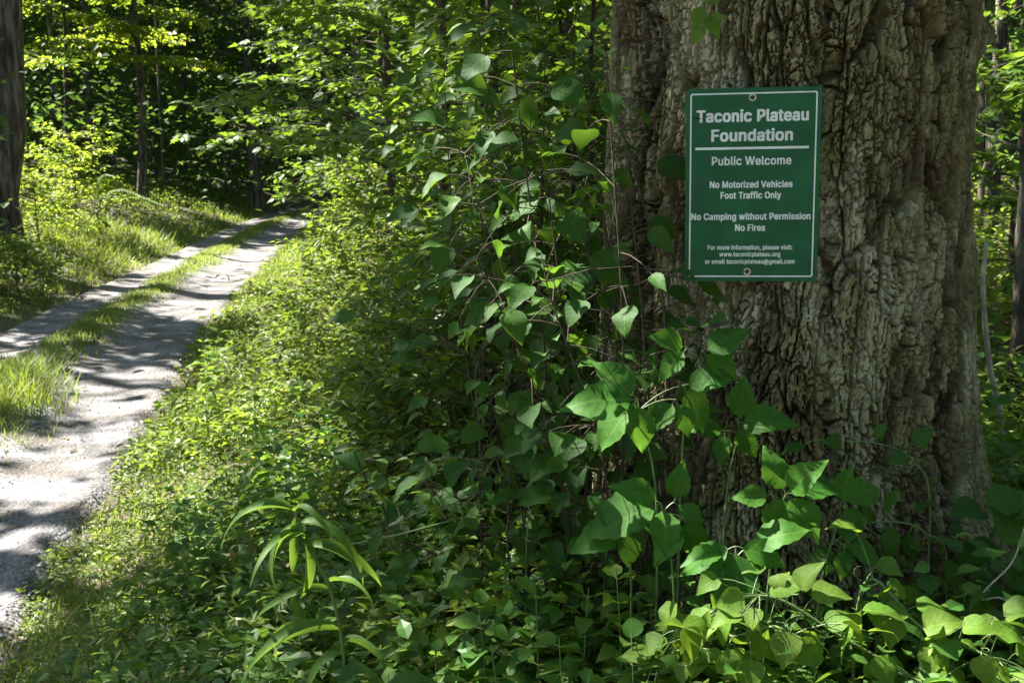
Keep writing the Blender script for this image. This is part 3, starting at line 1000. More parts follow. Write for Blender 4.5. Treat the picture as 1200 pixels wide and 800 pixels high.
class Plant:
    def __init__(self, name, label, cat, base, group=None, mat='plant', stem='stem', seed=0):
        self.base = np.asarray(base, float)
        self.root = thing(name, label, cat, self.base, group)
        self.mat, self.stem_mat = mat, stem
        self.tb = Tubes()
        self.rng = np.random.default_rng(seed)

    def stem(self, pts, r0, r1=None, sides=6):
        pts = np.asarray(pts, float)
        self.tb.add(pts, np.linspace(r0, r0 * .5 if r1 is None else r1, len(pts)), sides)
        return pts

    def leaf(self, p, d, n, size, kind='oval', mat=None, from_=None, wide=1.0):
        d = unit(d); s = unit(np.cross(d, n)); nn = np.cross(s, d)
        m = Matrix(((s[0] * size * wide, d[0] * size, nn[0] * size, p[0] - self.base[0]),
                    (s[1] * size * wide, d[1] * size, nn[1] * size, p[1] - self.base[1]),
                    (s[2] * size * wide, d[2] * size, nn[2] * size, p[2] - self.base[2]), (0, 0, 0, 1)))
        o = link('leaf', leaf_mesh(kind, mat or self.mat, int(self.rng.integers(0, 7))), self.root)
        o.matrix_local = m
        if from_ is not None:
            self.tb.add(curve(from_, p, (0, 0, .08 * np.linalg.norm(np.asarray(p) - from_)), 4), [.0016, .0013, .0012, .001], 4)
        return o

    def done(self):
        if self.tb.v:
            link('stem', self.tb.mesh('stem', M[self.stem_mat], self.base), self.root)
        return self.root


def cam_dir(p):
    return unit(CAM - np.asarray(p))


def img_dir(deg, tilt=0.0):
    """a direction given as an angle in the picture (0 right, 90 up), tilted towards (+) or from the camera"""
    a = R(deg)
    return unit(np.array([math.cos(a), -tilt, math.sin(a)]))


def compound(pl, hub, deg, size, count, kind='oval', frm=None, tilt=.12, spread=150, jitter=6):
    """a compound leaf: count leaflets fanning out from hub"""
    rng = pl.rng
    order = [0.0] if count == 1 else list(np.linspace(-spread / 2, spread / 2, count))
    for a in order:
        k = 1 - .30 * abs(a) / max(spread / 2, 1)
        d = img_dir(deg + a + rng.normal(0, jitter), tilt + rng.normal(0, .25))
        st = hub + d * size * .10
        n = unit(cam_dir(hub) * .75 + np.array([0, 0, .6]) + rng.normal(0, .12, 3))
        pl.leaf(st, d, n, size * k * rng.uniform(.88, 1.1), kind, from_=hub, wide=1.12)
    if frm is not None:
        pl.stem(curve(frm, hub, (0, 0, .1 * np.linalg.norm(hub - frm)), 6), .0022, .0014, 4)


def build_creeper():
    """compound-leaved creeper in front of the trunk; (u, v) of hub, size in px, direction, count, distance"""
    sprays = [
        ('creeper spray with two broad leaves high on the trunk below the sign', [(822, 412, 62, 0, 2, 2.34, 70), (806, 408, 58, 190, 2, 2.34, 60)], (800, 520)),
        ('creeper spray with long toothed leaves left of the trunk', [(748, 468, 74, 205, 4, 2.30, 130), (800, 452, 64, -20, 2, 2.34, 80), (792, 468, 58, 260, 2, 2.32, 60)], (770, 600)),
        ('creeper spray with dark shaded leaflets lying on the mid trunk', [(865, 495, 58, 10, 3, 2.42, 140), (850, 505, 50, 220, 2, 2.42, 90)], (850, 600)),
        ('creeper spray of drooping leaflets low on the left of the trunk', [(775, 590, 78, 215, 3, 2.22, 110), (790, 588, 56, 20, 2, 2.24, 120), (800, 606, 70, 270, 2, 2.2, 60)], (790, 700)),
        ('five-leaved creeper spray at the foot of the trunk right of centre', [(921, 579, 66, 0, 5, 2.16, 215), (905, 580, 56, 230, 2, 2.16, 100)], (900, 690)),
        ('creeper spray with one large hanging leaflet at the foot of the trunk', [(862, 640, 80, 270, 3, 2.10, 150), (852, 648, 60, 205, 2, 2.1, 60), (880, 640, 56, 20, 1, 2.12, 0)], (862, 730)),
        ('small creeper spray climbing beside the sign tree foot on the left', [(735, 620, 60, 200, 3, 2.28, 120)], (740, 700)),
        ('short creeper spray with toothed leaves in the right shade of the trunk', [(985, 590, 58, 10, 3, 2.3, 130), (990, 640, 46, -20, 3, 2.28, 150)], (960, 700)),
    ]
    for k, (lab, hubs, foot) in enumerate(sprays):
        d0 = hubs[0][5]
        b = at(foot[0], foot[1], d0 + .05)
        b = np.array([b[0], b[1], float(height(b[0], b[1]))])
        pl = Plant('creeper', lab, 'creeper', b, 'creepers in front of the big trunk', 'creeper', seed=300 + k)
        mid = at(foot[0], foot[1], d0 + .03)
        st = pl.stem(spline([b, mid, at(hubs[0][0], hubs[0][1] + 14, hubs[0][5] + .02)], 6), .0035, .002, 5)
        for (u, v, s, deg, cnt, d, spr) in hubs:
            hub = at(u, v, d)
            j = np.argmin(np.linalg.norm(st - hub, axis=1))
            compound(pl, hub, deg, s / F * d * 1.2, cnt, 'oval', frm=st[j], spread=spr)
        pl.done()
    # sprig of young leaves at the very top of the trunk
    c = at(825, 30, 2.52)
    pl = Plant('twig_sprig', 'light green leaf sprig hanging on the trunk above the sign', 'twig', c, None, 'vine', 'stem', 340)
    tip = at(818, -70, 2.5)
    pl.stem(curve(tip, at(826, 34, 2.5), (0, 0, 0), 6), .002, .0012, 4)
    for (u, v, s, deg) in ((826, 2, 26, 10), (822, 8, 30, 250), (828, 20, 30, 300), (824, 32, 26, 240), (830, 26, 22, 20)):
        p = at(u, v, 2.48)
        pl.leaf(p, img_dir(deg, .3), unit(cam_dir(p) + [0, 0, .4]), s / F * 2.48, 'oval', from_=at(826, v - 3, 2.5))
    pl.done()


def build_bright_vine():
    """heart-leaved vines in the sunny corner, bottom right"""
    specs = [
        ('sunlit vine with heart-shaped yellow-green leaves arching over the bottom right corner', 'sun',
         [(770, 790, 2.12), (830, 720, 2.06), (900, 698, 2.02), (985, 745, 1.98), (1080, 800, 1.93)], 410,
         [(905, 690, 60, 20, 'heart'), (940, 688, 52, 60, 'heart'), (870, 700, 46, 200, 'heart'), (900, 735, 62, 285, 'round'),
          (925, 742, 56, 255, 'heart'), (955, 700, 58, 10, 'heart'), (985, 720, 52, 330, 'heart'), (960, 760, 54, 200, 'heart'),
          (1010, 715, 64, 5, 'oval'), (850, 722, 46, 260, 'heart'), (890, 715, 40, 240, 'heart'), (1030, 770, 52, 290, 'heart'),
          (835, 730, 44, 215, 'heart'), (1000, 742, 56, 250, 'heart'), (972, 735, 50, 30, 'heart')]),
        ('sunlit vine crossing the lower right edge with pale curled leaves', 'sun',
         [(1010, 690, 2.10), (1080, 735, 2.02), (1150, 765, 1.97), (1230, 800, 1.92)], 420,
         [(1085, 735, 58, 25, 'heart'), (1110, 742, 52, 190, 'heart'), (1130, 735, 52, 15, 'heart'), (1095, 760, 46, 260, 'heart'),
          (1165, 740, 60, 350, 'heart'), (1150, 770, 48, 280, 'heart'), (1190, 765, 60, 10, 'round'), (1060, 715, 44, 170, 'heart'),
          (1050, 728, 44, 250, 'heart'), (1180, 722, 60, 30, 'heart')]),
        ('vine with mid green leaves trailing left from the sunny corner', 'sun',
         [(930, 760, 2.0), (860, 745, 2.05), (800, 760, 2.08), (740, 790, 2.1)], 430,
         [(800, 735, 44, 170, 'heart'), (780, 750, 46, 210, 'heart'), (820, 760, 48, 250, 'heart'), (850, 765, 50, 300, 'heart'),
          (760, 770, 44, 180, 'heart'), (880, 775, 50, 260, 'heart'), (830, 742, 40, 100, 'heart'), (905, 785, 50, 200, 'heart')]),
    ]
    for lab, _, path, seed, leaves in specs:
        P = np.array([at(*p) for p in path])
        b = P[0].copy(); b[2] = float(height(b[0], b[1]))
        pl = Plant('vine', lab, 'vine', b, None, 'vine', 'stem', seed)
        st = pl.stem(spline(np.vstack([[b], P]), 8), .0038, .0024, 6)
        for (u, v, s, deg, kind) in leaves:
            d = float(np.interp(u, *zip(*sorted((p[0], p[2]) for p in path)))) - pl.rng.uniform(0, .07)
            p = at(u, v, d)
            j = np.argmin(np.linalg.norm(st - p, axis=1))
            n = unit(cam_dir(p) * .55 + np.array([-.25, .1, .9]) + pl.rng.normal(0, .32, 3))
            pl.leaf(p, img_dir(deg, pl.rng.normal(.25, .3)), n, s / F * d * .82, kind, from_=st[j])
        for k in range(22):
            j = int(pl.rng.integers(8, len(st) - 1))
            p = st[j] + pl.rng.normal(0, 1, 3) * [.05, .04, .035]
            pl.leaf(p, unit(np.array([pl.rng.normal(0, 1), -.3, pl.rng.normal(-.3, .4)])), unit(cam_dir(p) * .4 + np.array([-.2, .1, .9]) + pl.rng.normal(0, .4, 3)),
                    pl.rng.uniform(18, 44) / F * 2.0, 'heart', from_=st[j])
        for k in range(3):      # tendrils
            j = int(pl.rng.integers(4, len(st) - 2))
            q = st[j]
            a = np.linspace(0, 1, 10)[:, None]
            e = q + np.array([pl.rng.normal(0, .05), -.04, pl.rng.uniform(.03, .09)])
            pl.stem(q + (e - q) * a + np.c_[np.sin(a * 7) * .012, 0 * a, np.cos(a * 7) * .01], .001, .0006, 4)
        pl.done()


def build_right_shade():
    """thin shaded vines at the right foot of the trunk"""
    specs = [
        ('thin vine stem curving across the right trunk foot with few small leaves',
         [(1090, 600, 2.45), (1070, 540, 2.44), (1030, 520, 2.43), (960, 515, 2.43)],
         [(1075, 520, 30, 60), (1062, 535, 26, 200), (985, 520, 26, 170), (940, 522, 30, 190), (1030, 512, 22, 80)], 501),
        ('shaded vine with oval leaves hanging below the right trunk edge',
         [(1110, 660, 2.4), (1085, 625, 2.4), (1055, 612, 2.4), (1000, 618, 2.4), (950, 665, 2.38)],
         [(1045, 618, 40, 260), (1065, 625, 36, 280), (1020, 612, 30, 120), (1000, 640, 40, 240), (1072, 600, 30, 40), (975, 645, 42, 200), (1108, 655, 44, 290), (1040, 600, 34, 80)], 502),
        ('leafy weed with broad dark leaves at the right edge of the picture',
         [(1180, 760, 2.35), (1175, 680, 2.4), (1165, 610, 2.45), (1150, 585, 2.45)],
         [(1160, 590, 52, 10), (1150, 600, 46, 180), (1170, 625, 60, 20), (1165, 640, 50, 200), (1180, 665, 56, 340), (1170, 690, 52, 190), (1185, 600, 46, 40), (1178, 715, 54, 10), (1145, 640, 40, 230)], 503),
        ('pale thin bramble cane arching up at the far right edge',
         [(1185, 720, 2.2), (1150, 700, 2.2), (1185, 660, 2.2), (1200, 620, 2.2), (1215, 560, 2.2)],
         [(1160, 692, 36, 200), (1192, 640, 34, 30)], 504),
    ]
    for lab, path, leaves, seed in specs:
        P = np.array([at(*p) for p in path])
        b = P[0].copy(); b[2] = float(height(b[0], b[1]))
        pl = Plant('vine' if seed != 503 else 'weed', lab, 'vine' if seed != 503 else 'weed', b, None, 'shrub', 'stem' if seed != 504 else 'pale_twig', seed)
        st = pl.stem(spline(np.vstack([[b], P]), 7), .0028, .0015, 5)
        for (u, v, s, deg) in leaves:
            d = path[1][2] - pl.rng.uniform(0, .06)
            p = at(u, v, d); j = np.argmin(np.linalg.norm(st - p, axis=1))
            n = unit(cam_dir(p) * .6 + np.array([-.1, 0, .8]) + pl.rng.normal(0, .3, 3))
            pl.leaf(p, img_dir(deg, .25), n, s / F * d, 'heart' if seed % 2 else 'oval', from_=st[j])
        pl.done()


def build_strap_plant():
    b = ground(425, 800)
    b = at(408, 900, 2.35); b[2] = float(height(b[0], b[1]))
    pl = Plant('tall_weed', 'tall weed with long arching pale green leaves at the bottom left of centre', 'weed', b, None, 'strap', 'stem', 600)
    st = pl.stem(spline([b, at(405, 800, 2.35), at(390, 700, 2.33), at(362, 640, 2.32), at(345, 600, 2.32)], 8), .0055, .003, 6)
    def lf(u, v, s, deg, tilt, wide=1.0):
        p = at(u, v, 2.32); j = np.argmin(np.linalg.norm(st - p, axis=1))
        d = img_dir(deg, tilt)
        pl.leaf(st[j], d, unit(np.array([0, 0, 1.0]) + cam_dir(p) * .35 + pl.rng.normal(0, .25, 3)), s / F * 2.32 * pl.rng.uniform(.8, 1.1), 'long', wide=wide * .62)
    lf(345, 600, 115, 150, .3, .9); lf(345, 600, 110, 70, .6, .95); lf(350, 612, 120, 25, .5, 1.0); lf(352, 615, 115, 200, .7, .9)
    lf(362, 640, 125, 20, .5, 1.1); lf(360, 636, 110, 120, .8, .9); lf(385, 690, 135, 165, .3, .8); lf(380, 680, 100, 30, .4, 1.0)
    lf(398, 750, 165, 160, .35, .9); lf(398, 752, 120, 15, .3, 1.0); lf(402, 775, 110, 190, .5, 1.2); lf(402, 780, 140, 0, .45, 1.2)
    lf(348, 605, 95, 260, .6, 1.0); lf(358, 630, 105, 300, .7, 1.0)
    pl.done()
    b = at(520, 900, 1.75); b[2] = float(height(b[0], b[1]))
    pl = Plant('broad_leaf_plant', 'low plant with one broad dark leaf cut by the bottom edge', 'plant', b, None, 'shrub', 'stem', 610)
    top = at(500, 806, 1.75)
    pl.stem(curve(b, top, (0.03, 0, 0), 6), .004, .003)
    pl.leaf(at(440, 818, 1.75), img_dir(5, .1), unit([.1, -.45, 1]), 120 / F * 1.75, 'oval', wide=1.2, from_=top)
    pl.leaf(at(560, 825, 1.75), img_dir(340, .2), unit([.2, -.3, 1]), 130 / F * 1.75, 'round', from_=top)
    pl.done()


def herb(pl, base, h, nleaf, size, kind='oval', lean=(0, 0), pairs=True):
    rng = pl.rng
    top = base + np.array([lean[0], lean[1], h])
    st = pl.stem(curve(base, top, (rng.normal(0, .02), rng.normal(0, .02), 0), 8), .0024, .0012, 5)
    for k in range(nleaf):
        t = .22 + .78 * (k // 2 + .5) / (nleaf / 2) if pairs else .3 + .7 * k / nleaf
        t = min(t, 1)
        p = np.array([np.interp(t, np.linspace(0, 1, 8), st[:, c]) for c in range(3)])
        a = (k // 2) * 1.57 + (k % 2) * math.pi + rng.normal(0, .35) + base[0] * 9
        d = unit(np.array([math.cos(a), math.sin(a), rng.uniform(-.25, .35) + .5 * max(t - .8, 0) * 4]))
        n = unit(np.array([0, 0, 1.0]) + rng.normal(0, .2, 3) - d * .1)
        s = size * rng.uniform(.75, 1.15) * (1 - .35 * max(t - .7, 0) / .3)
        pl.leaf(p + d * .012, d, n, s, kind, from_=p)


def build_herbs():
    """opposite-leaved herbs in the foreground: pixel of the top, distance, size of leaf in px, leaves, label"""
    H = [
        (628, 690, 2.30, 52, 14, 'oval', 'tallest pale herb with paired leaves in the bottom centre foreground'),
        (560, 700, 2.35, 50, 12, 'round', 'bluish green rounded herb left of the tallest pale herb'),
        (690, 688, 2.30, 50, 12, 'oval', 'herb with folded leaves just right of the tallest pale herb'),
        (722, 665, 2.25, 40, 10, 'heart', 'slender upright vine shoot with small heart leaves by the trunk foot'),
        (510, 755, 2.15, 54, 10, 'oval', 'low herb with lance leaves near the bottom edge left of centre'),
        (575, 755, 2.12, 48, 12, 'oval', 'low bright herb in the middle of the bottom edge'),
        (655, 745, 2.08, 46, 12, 'round', 'small round-leaved herb under the tallest pale herb'),
        (740, 740, 2.10, 48, 12, 'round', 'round-leaved herb at the bottom edge below the creeper'),
        (800, 770, 2.00, 46, 10, 'round', 'low round-leaved herb left of the sunlit vine'),
        (690, 790, 1.95, 46, 10, 'oval', 'herb cut by the bottom edge right of centre'),
        (470, 700, 2.50, 46, 12, 'oval', 'dark herb behind the tall weed with arching leaves'),
        (455, 790, 2.05, 44, 10, 'oval', 'small herb at the bottom edge beside the tall weed'),
        (870, 775, 1.98, 48, 10, 'round', 'dark round-leaved herb beneath the sunlit vine'),
        (960, 790, 1.95, 48, 10, 'round', 'dark herb under the sunlit vine at the bottom edge'),
        (1060, 700, 2.25, 46, 12, 'round', 'shaded herb between the sunlit vine and the trunk'),
        (1130, 690, 2.25, 50, 12, 'heart', 'shaded heart-leaved herb near the right frame edge'),
        (1190, 735, 2.15, 56, 10, 'heart', 'broad-leaved herb cut by the right frame edge'),
        (760, 700, 2.30, 46, 12, 'round', 'dark herb at the left root of the big tree'),
        (830, 705, 2.30, 44, 12, 'round', 'dark herb at the foot of the big tree below the creeper'),
        (940, 665, 2.42, 42, 12, 'oval', 'dark herb right against the foot of the trunk'),
        (620, 590, 2.55, 42, 10, 'oval', 'herb with two pale leaves standing in front of the shrubs'),
        (240, 735, 3.1, 32, 12, 'oval', 'pale herb with pointed leaves near the bottom left'),
        (150, 680, 3.6, 26, 12, 'oval', 'pale seeding herb at the gravel edge bottom left'),
        (190, 760, 3.0, 28, 12, 'oval', 'light herb in the grass by the bottom left edge'),
        (300, 775, 2.7, 34, 12, 'oval', 'herb with upright leaves left of the tall weed'),
    ]
    for k, (u, v, d, s, nl, kind, lab) in enumerate(H):
        top = at(u, v, d)
        b = top.copy(); b[0] += .02; b[2] = float(height(b[0], b[1])) - .01
        if top[2] - b[2] < .12: top[2] = b[2] + .12
        pl = Plant('herb', lab, 'herb', b, 'foreground herbs', 'plant' if k % 3 else 'vine', 'stem', 700 + k)
        if k % 3 == 0 and kind != 'heart': pl.mat = 'plant'
        herb(pl, b, top[2] - b[2], int(nl * 1.8) // 2 * 2, s / F * d * .95, kind, lean=(-.02, 0))
        pl.done()
    # taller stems on the lit bank
    B = [(237, 395, 7.6, 'pale green stem with hanging leaves at the gravel edge of the bank'), (258, 385, 8.4, 'second pale stem behind the gravel edge on the bank'),
         (300, 425, 6.6, 'dark seed stalk standing above the sunlit bank herbs'), (425, 480, 5.4, 'dark budding stem in the middle of the sunlit bank'),
         (345, 350, 9.5, 'leafy stem standing at the back of the sunlit bank'), (275, 505, 5.6, 'light leafy stem in the herbs beside the gravel'),
         (380, 455, 6.2, 'bright leafy stem in the centre of the sunlit bank'), (215, 585, 4.6, 'leafy stem at the edge of the shaded gravel')]
    for k, (u, v, d, lab) in enumerate(B):
        top = at(u, v, d); b = top.copy(); b[2] = float(height(b[0], b[1])) - .01
        pl = Plant('bank_weed', lab, 'weed', b, 'stems standing out of the bank herbs', 'vine', 'stem', 760 + k)
        herb(pl, b, max(.2, top[2] - b[2]), 16, 16 / F * d * 1.2, 'oval', pairs=True)
        pl.done()


def build_shrubs():
    """broad-leaved shrubs left of the trunk: every visible leaf is its own object"""
    S = [   # base px, distance, stem tips (px), leaves, leaf px, label, seed
        ((655, 700), 2.75, [(600, 60), (545, 180), (640, 200), (690, 120)], 150, 31, 'broad-leaved shrub reaching to the top of the picture left of the trunk', 801),
        ((690, 690), 2.62, [(690, 250), (640, 330), (560, 300), (720, 330)], 140, 32, 'broad-leaved shrub leaning on the left edge of the trunk', 802),
        ((620, 700), 2.60, [(560, 420), (640, 430), (700, 470), (600, 520)], 120, 31, 'lower broad-leaved shrub with dark leaves left of the trunk foot', 803),
        ((560, 690), 2.95, [(500, 560), (560, 540), (450, 620), (620, 600)], 110, 30, 'dark spreading shrub under the broad-leaved shrubs', 804),
        ((720, 560), 2.60, [(710, 60), (735, 180), (690, 20), (745, 380)], 46, 36, 'thin climbing shrub with round leaves against the left trunk lobe', 805),
        ((600, 640), 3.4, [(560, 20), (640, 30), (520, 90), (585, 130)], 110, 25, 'taller shrub with small oval leaves behind the broad-leaved shrubs', 806),
    ]
    for (bu, bv), d, tips, nleaf, px, lab, seed in S:
        b = at(bu, bv, d); b[2] = float(height(b[0], b[1])) - .02
        pl = Plant('shrub', lab, 'shrub', b, 'broad-leaved shrubs left of the big trunk', 'shrub', 'twig', seed)
        rng = pl.rng
        stems = []
        for (tu, tv) in tips:
            tp = at(tu, tv, d + rng.uniform(-.25, .25))
            mid = (b + tp) / 2 + np.array([rng.normal(.06, .08), rng.normal(0, .06), .10])
            stems.append(pl.stem(spline([b, mid, tp], 10), .0045, .0015, 6))
        for k in range(nleaf):
            st = stems[k % len(stems)]
            j = int(len(st) * (.22 + .78 * rng.random() ** .8)) if k >= len(stems) else len(st) - 1
            j = min(j, len(st) - 1)
            fr = st[j]
            p = fr + rng.normal(0, 1, 3) * [.095, .07, .07]
            d_ = unit((p - fr) * [1, 1, .5] + np.array([rng.normal(0, .02), -.02, -.045]))
            n = unit(cam_dir(p) * rng.uniform(.2, .8) + np.array([rng.normal(-.15, .3), rng.normal(0, .2), .8]))
            pl.leaf(p, d_, n, px / F * d * rng.uniform(.6, 1.45), 'round' if rng.random() < .6 else 'oval', from_=fr, wide=rng.uniform(.85, 1.1))
        pl.done()


def build_sticks():
    def stick(name, lab, cat, path, r0, r1, mat, branches=()):
        P = np.array([at(*p) for p in path])
        b = P[0]
        o = thing(name, lab, cat, b)
        tb = Tubes(); st = spline(P, 8); tb.add(st, np.linspace(r0, r1, len(st)), 7)
        link('stem', tb.mesh('stem', M[mat], b), o)
        for br in branches:
            t2 = Tubes(); s2 = spline([at(*p) for p in br], 6); t2.add(s2, np.linspace(r1 * 1.2, r1 * .4, len(s2)), 5)
            link('side_branch', t2.mesh('side_branch', M[mat], b), o)
    stick('dead_branch', 'pale curved dead branch leaning behind the right edge of the trunk', 'branch',
          [(1178, 640, 3.9), (1178, 560, 3.9), (1174, 490, 3.9), (1160, 430, 3.9), (1152, 340, 3.9), (1156, 285, 3.95)], .015, .008, 'pale_twig', [[(1177, 552, 3.9), (1186, 540, 3.9), (1190, 525, 3.9)]])
    stick('bent_twig', 'bent leafless twig arching over in the gap between the shrubs', 'twig',
          [(566, 600, 3.3), (562, 500, 3.3), (558, 440, 3.3), (570, 405, 3.3), (600, 380, 3.3), (640, 362, 3.3)], .006, .003, 'twig', [[(560, 470, 3.3), (556, 430, 3.25), (566, 400, 3.2)]])
    stick('straight_cane', 'straight pale cane slanting through the shade below the shrubs', 'twig',
          [(398, 640, 2.7), (460, 628, 2.72), (520, 612, 2.75), (570, 598, 2.8)], .0035, .002, 'stem')
    stick('fallen_log', 'pale fallen log end lying in the right shade', 'log',
          [(1180, 572, 4.3), (1196, 575, 4.3), (1230, 580, 4.3)], .012, .012, 'pale_twig')
    stick('dead_twig', 'white forked dead twig in the woods right of the trunk', 'twig',
          [(1150, 215, 7.5), (1157, 185, 7.5), (1172, 150, 7.5)], .012, .006, 'pale_twig', [[(1157, 185, 7.5), (1156, 150, 7.5), (1155, 110, 7.5)]])
    stick('leaning_sapling', 'thin dark leaning stem behind the shrubs left of the trunk', 'sapling',
          [(690, 330, 4.4), (672, 160, 4.4), (660, 60, 4.4), (650, -40, 4.4)], .010, .008, 'twig', [[(668, 120, 4.4), (640, 60, 4.4), (610, 40, 4.3)]])
    # clod on the track
    p = ground(135, 527)
    rng = np.random.default_rng(5)
    tb = Tubes(); c = thing('dead_leaf', 'small dark dead leaf lying on the near gravel track', 'leaf', p + [0, 0, .01])
    for k in range(3):
        v, f = leaf_blade('round', 900 + k)
        v = v * .075; a = k * 2.1; v = np.c_[v[:, 0] * math.cos(a) - v[:, 1] * math.sin(a), v[:, 0] * math.sin(a) + v[:, 1] * math.cos(a), np.abs(v[:, 2]) + .008 * k]
        link('blade', mesh_np('blade', v, f, M['twig']), c)


# ------------------------------------------------------------------ ground cover (nobody could count it)
def in_view(x, y, margin=1.35):
    return (np.abs(x) < (.466 * margin * y + .8))


def build_cover():
    rng = np.random.default_rng(41)

    def clumps(n, ylo, yhi, ypow, accept, hfun, leaf, nlv, spread=1.0):
        y = ylo + (yhi - ylo) * rng.random(n) ** ypow
        x = rng.uniform(-.466 * 1.3, .466 * 1.3, n) * y + rng.normal(0, .5, n)
        m = accept(x, y)
        x, y = x[m], y[m]
        n = len(x)
        h = hfun(x, y) * rng.uniform(.55, 1.15, n)
        k = nlv
        t = (np.arange(k)[None] + rng.random((n, k))) / k
        a = rng.random((n, 1)) * 6.28 + np.arange(k)[None] * 2.4 + rng.normal(0, .3, (n, k))
        ln = leaf(x, y)[:, None] * rng.uniform(.55, 1.25, (n, k)) * (1.15 - .5 * t)
        ca, sa = np.cos(a), np.sin(a)
        rad = ln * rng.uniform(.15, .9, (n, k)) * spread
        lean = rng.normal(0, .18, (n, 2))
        P = np.stack([x[:, None] + ca * rad + lean[:, :1] * t * h[:, None], y[:, None] + sa * rad + lean[:, 1:] * t * h[:, None],
                      height(x, y)[:, None] + (.15 + .85 * t) * h[:, None]], -1)
        D = np.stack([ca, sa, rng.normal(-.12, .35, (n, k)) + .3 * t], -1)
        N = np.array([0, 0, 1.0]) + rng.normal(0, .42, (n, k, 3))
        return P.reshape(-1, 3), D.reshape(-1, 3), N.reshape(-1, 3), ln.ravel()

    def sr(x, y): return x - road_r(y)
    def sl(x, y): return (road_r(y) - ROADW) - x
    edge = lambda x, y: sr(x, y) > -.20 + .30 * vnoise(x * 2, y * 2, 6)
    treef = lambda x, y: np.hypot(x - TREE[0], y - TREE[1]) > .62

    def h_bank(x, y):
        s = sr(x, y)
        h = (.10 + .36 * sstep(.0, 1.1 + .07 * y, s)) * (.6 + .8 * fbm(x * 1.1, y * 1.1, 15))
        h = h * (1 + .5 * sstep(9, 18, y) * sstep(.5, 2.5, s))
        return h * np.where(y < 2.4, .85, 1)
    # near bank, small leaves
    l1 = Leaves()
    P, D, N, L = clumps(6500, 1.7, 8.5, 1.15, lambda x, y: edge(x, y) & treef(x, y) & (x < 2.6), h_bank, lambda x, y: .042 + .050 * fbm(x * 1.5, y * 1.5, 19) * sstep(.3, 1.7, sr(x, y)) + .004 * y * .3, 11)
    l1.add(P, D, N, L, L * rng.uniform(.34, .7, len(L)))
    o = link('undergrowth', l1.mesh('undergrowth', T_HERB, M['herb']))
    tag(o, 'dense low leafy undergrowth covering the bank in front', kind='stuff')
    # broad-leaved patches, nettle-like upright plants, grass tussocks
    lb = Leaves()
    patch = lambda x, y: fbm(x * .9 + 5, y * .9, 301)
    P, D, N, L = clumps(3600, 1.7, 7.5, 1.2, lambda x, y: (sr(x, y) > .5) & treef(x, y) & (x < 2.6) & (patch(x, y) > .46), lambda x, y: h_bank(x, y) * 1.25,
                        lambda x, y: .062 + .045 * fbm(x * 3, y * 3, 302), 10)
    lb.add(P, D, N, L, L * rng.uniform(.55, .8, len(L)))
    o = link('broad_undergrowth', lb.mesh('broad_undergrowth', T_OVATE, M['plant_mass']))
    tag(o, 'patches of broader leaves in the shady undergrowth below the shrubs', kind='stuff')
    ln_ = Leaves()
    P, D, N, L = clumps(2900, 2.6, 11, 1.3, lambda x, y: (sr(x, y) > .15) & treef(x, y) & (x < .4) & (fbm(x * 1.3, y * 1.3, 303) > .50), lambda x, y: h_bank(x, y) * (1.5 + 1.4 * fbm(x * 2, y * 2, 309)),
                        lambda x, y: .05 + .004 * y, 16, spread=.5)
    ln_.add(P, D * [1, 1, 1.6] + [0, 0, -.25], N, L, L * rng.uniform(.22, .38, len(L)))
    o = link('upright_weeds', ln_.mesh('upright_weeds', T_HERB, M['weed_mass']))
    tag(o, 'upright narrow-leaved weeds rising above the low undergrowth of the bank', kind='stuff')
    # further bank
    l2 = Leaves()
    P, D, N, L = clumps(7800, 7.0, 30, 1.5, lambda x, y: edge(x, y) & (x < 8), lambda x, y: h_bank(x, y) * 1.5, lambda x, y: .05 + .0024 * y + .03 * fbm(x * .8, y * .8, 20), 10)
    l2.add(P, D, N, L, L * rng.uniform(.4, .75, len(L)))
    o = link('bank_undergrowth', l2.mesh('bank_undergrowth', T_DIAMOND, M['herb']))
    tag(o, 'leafy undergrowth on the far sunlit part of the right bank', kind='stuff')
    # left verge
    l3 = Leaves()
    P, D, N, L = clumps(19000, 9, 48, 1.4, lambda x, y: (sl(x, y) > .05 + .3 * vnoise(x, y, 8)) & (sl(x, y) < 9), lambda x, y: .10 + .42 * sstep(.2, 2.2, sl(x, y)) * (.4 + .9 * fbm(x * .7, y * .7, 16)), lambda x, y: .05 + .0022 * y, 9)
    l3.add(P, D, N, L, L * rng.uniform(.25, .6, len(L)))
    o = link('verge_undergrowth', l3.mesh('verge_undergrowth', T_DIAMOND, M['herb']))
    tag(o, 'low leafy plants covering the verge left of the road', kind='stuff')

    # grass: centre strip, verges
    def blades(x, y, z, h, bend=.3):
        n = len(x)
        a = rng.random(n) * 6.28
        D = np.stack([np.cos(a) * bend * rng.random(n) * 1.6, np.sin(a) * bend * rng.random(n) * 1.6, np.ones(n)], -1)
        N = np.stack([np.cos(a), np.sin(a), .2 + 0 * a], -1)
        return np.stack([x, y, z], -1), D, N, h, .0050 + .0009 * np.clip(y, 0, 30) * .5 + 0 * h
    g = Leaves()
    n = 33000
    y = 4.5 + 44 * rng.random(n) ** 1.9
    wob = (fbm(y * .7, y * 0, 88) - .5) * .10
    wid = .085 + .05 * sstep(10.5, 8.5, y) + .05 * fbm(y * 1.4, y * 0 + 7, 89)
    t = .44 + wob + wid * rng.normal(0, .62, n)
    tall = fbm(y * .8, t * 0 + 2, 87)
    keepm = (rng.random(n) < .45 + 1.1 * tall) & (np.abs(t - .44 - wob) < wid * 1.6)
    y, t, tall = y[keepm], t[keepm], tall[keepm]
    x = road_r(y) - ROADW + t * ROADW
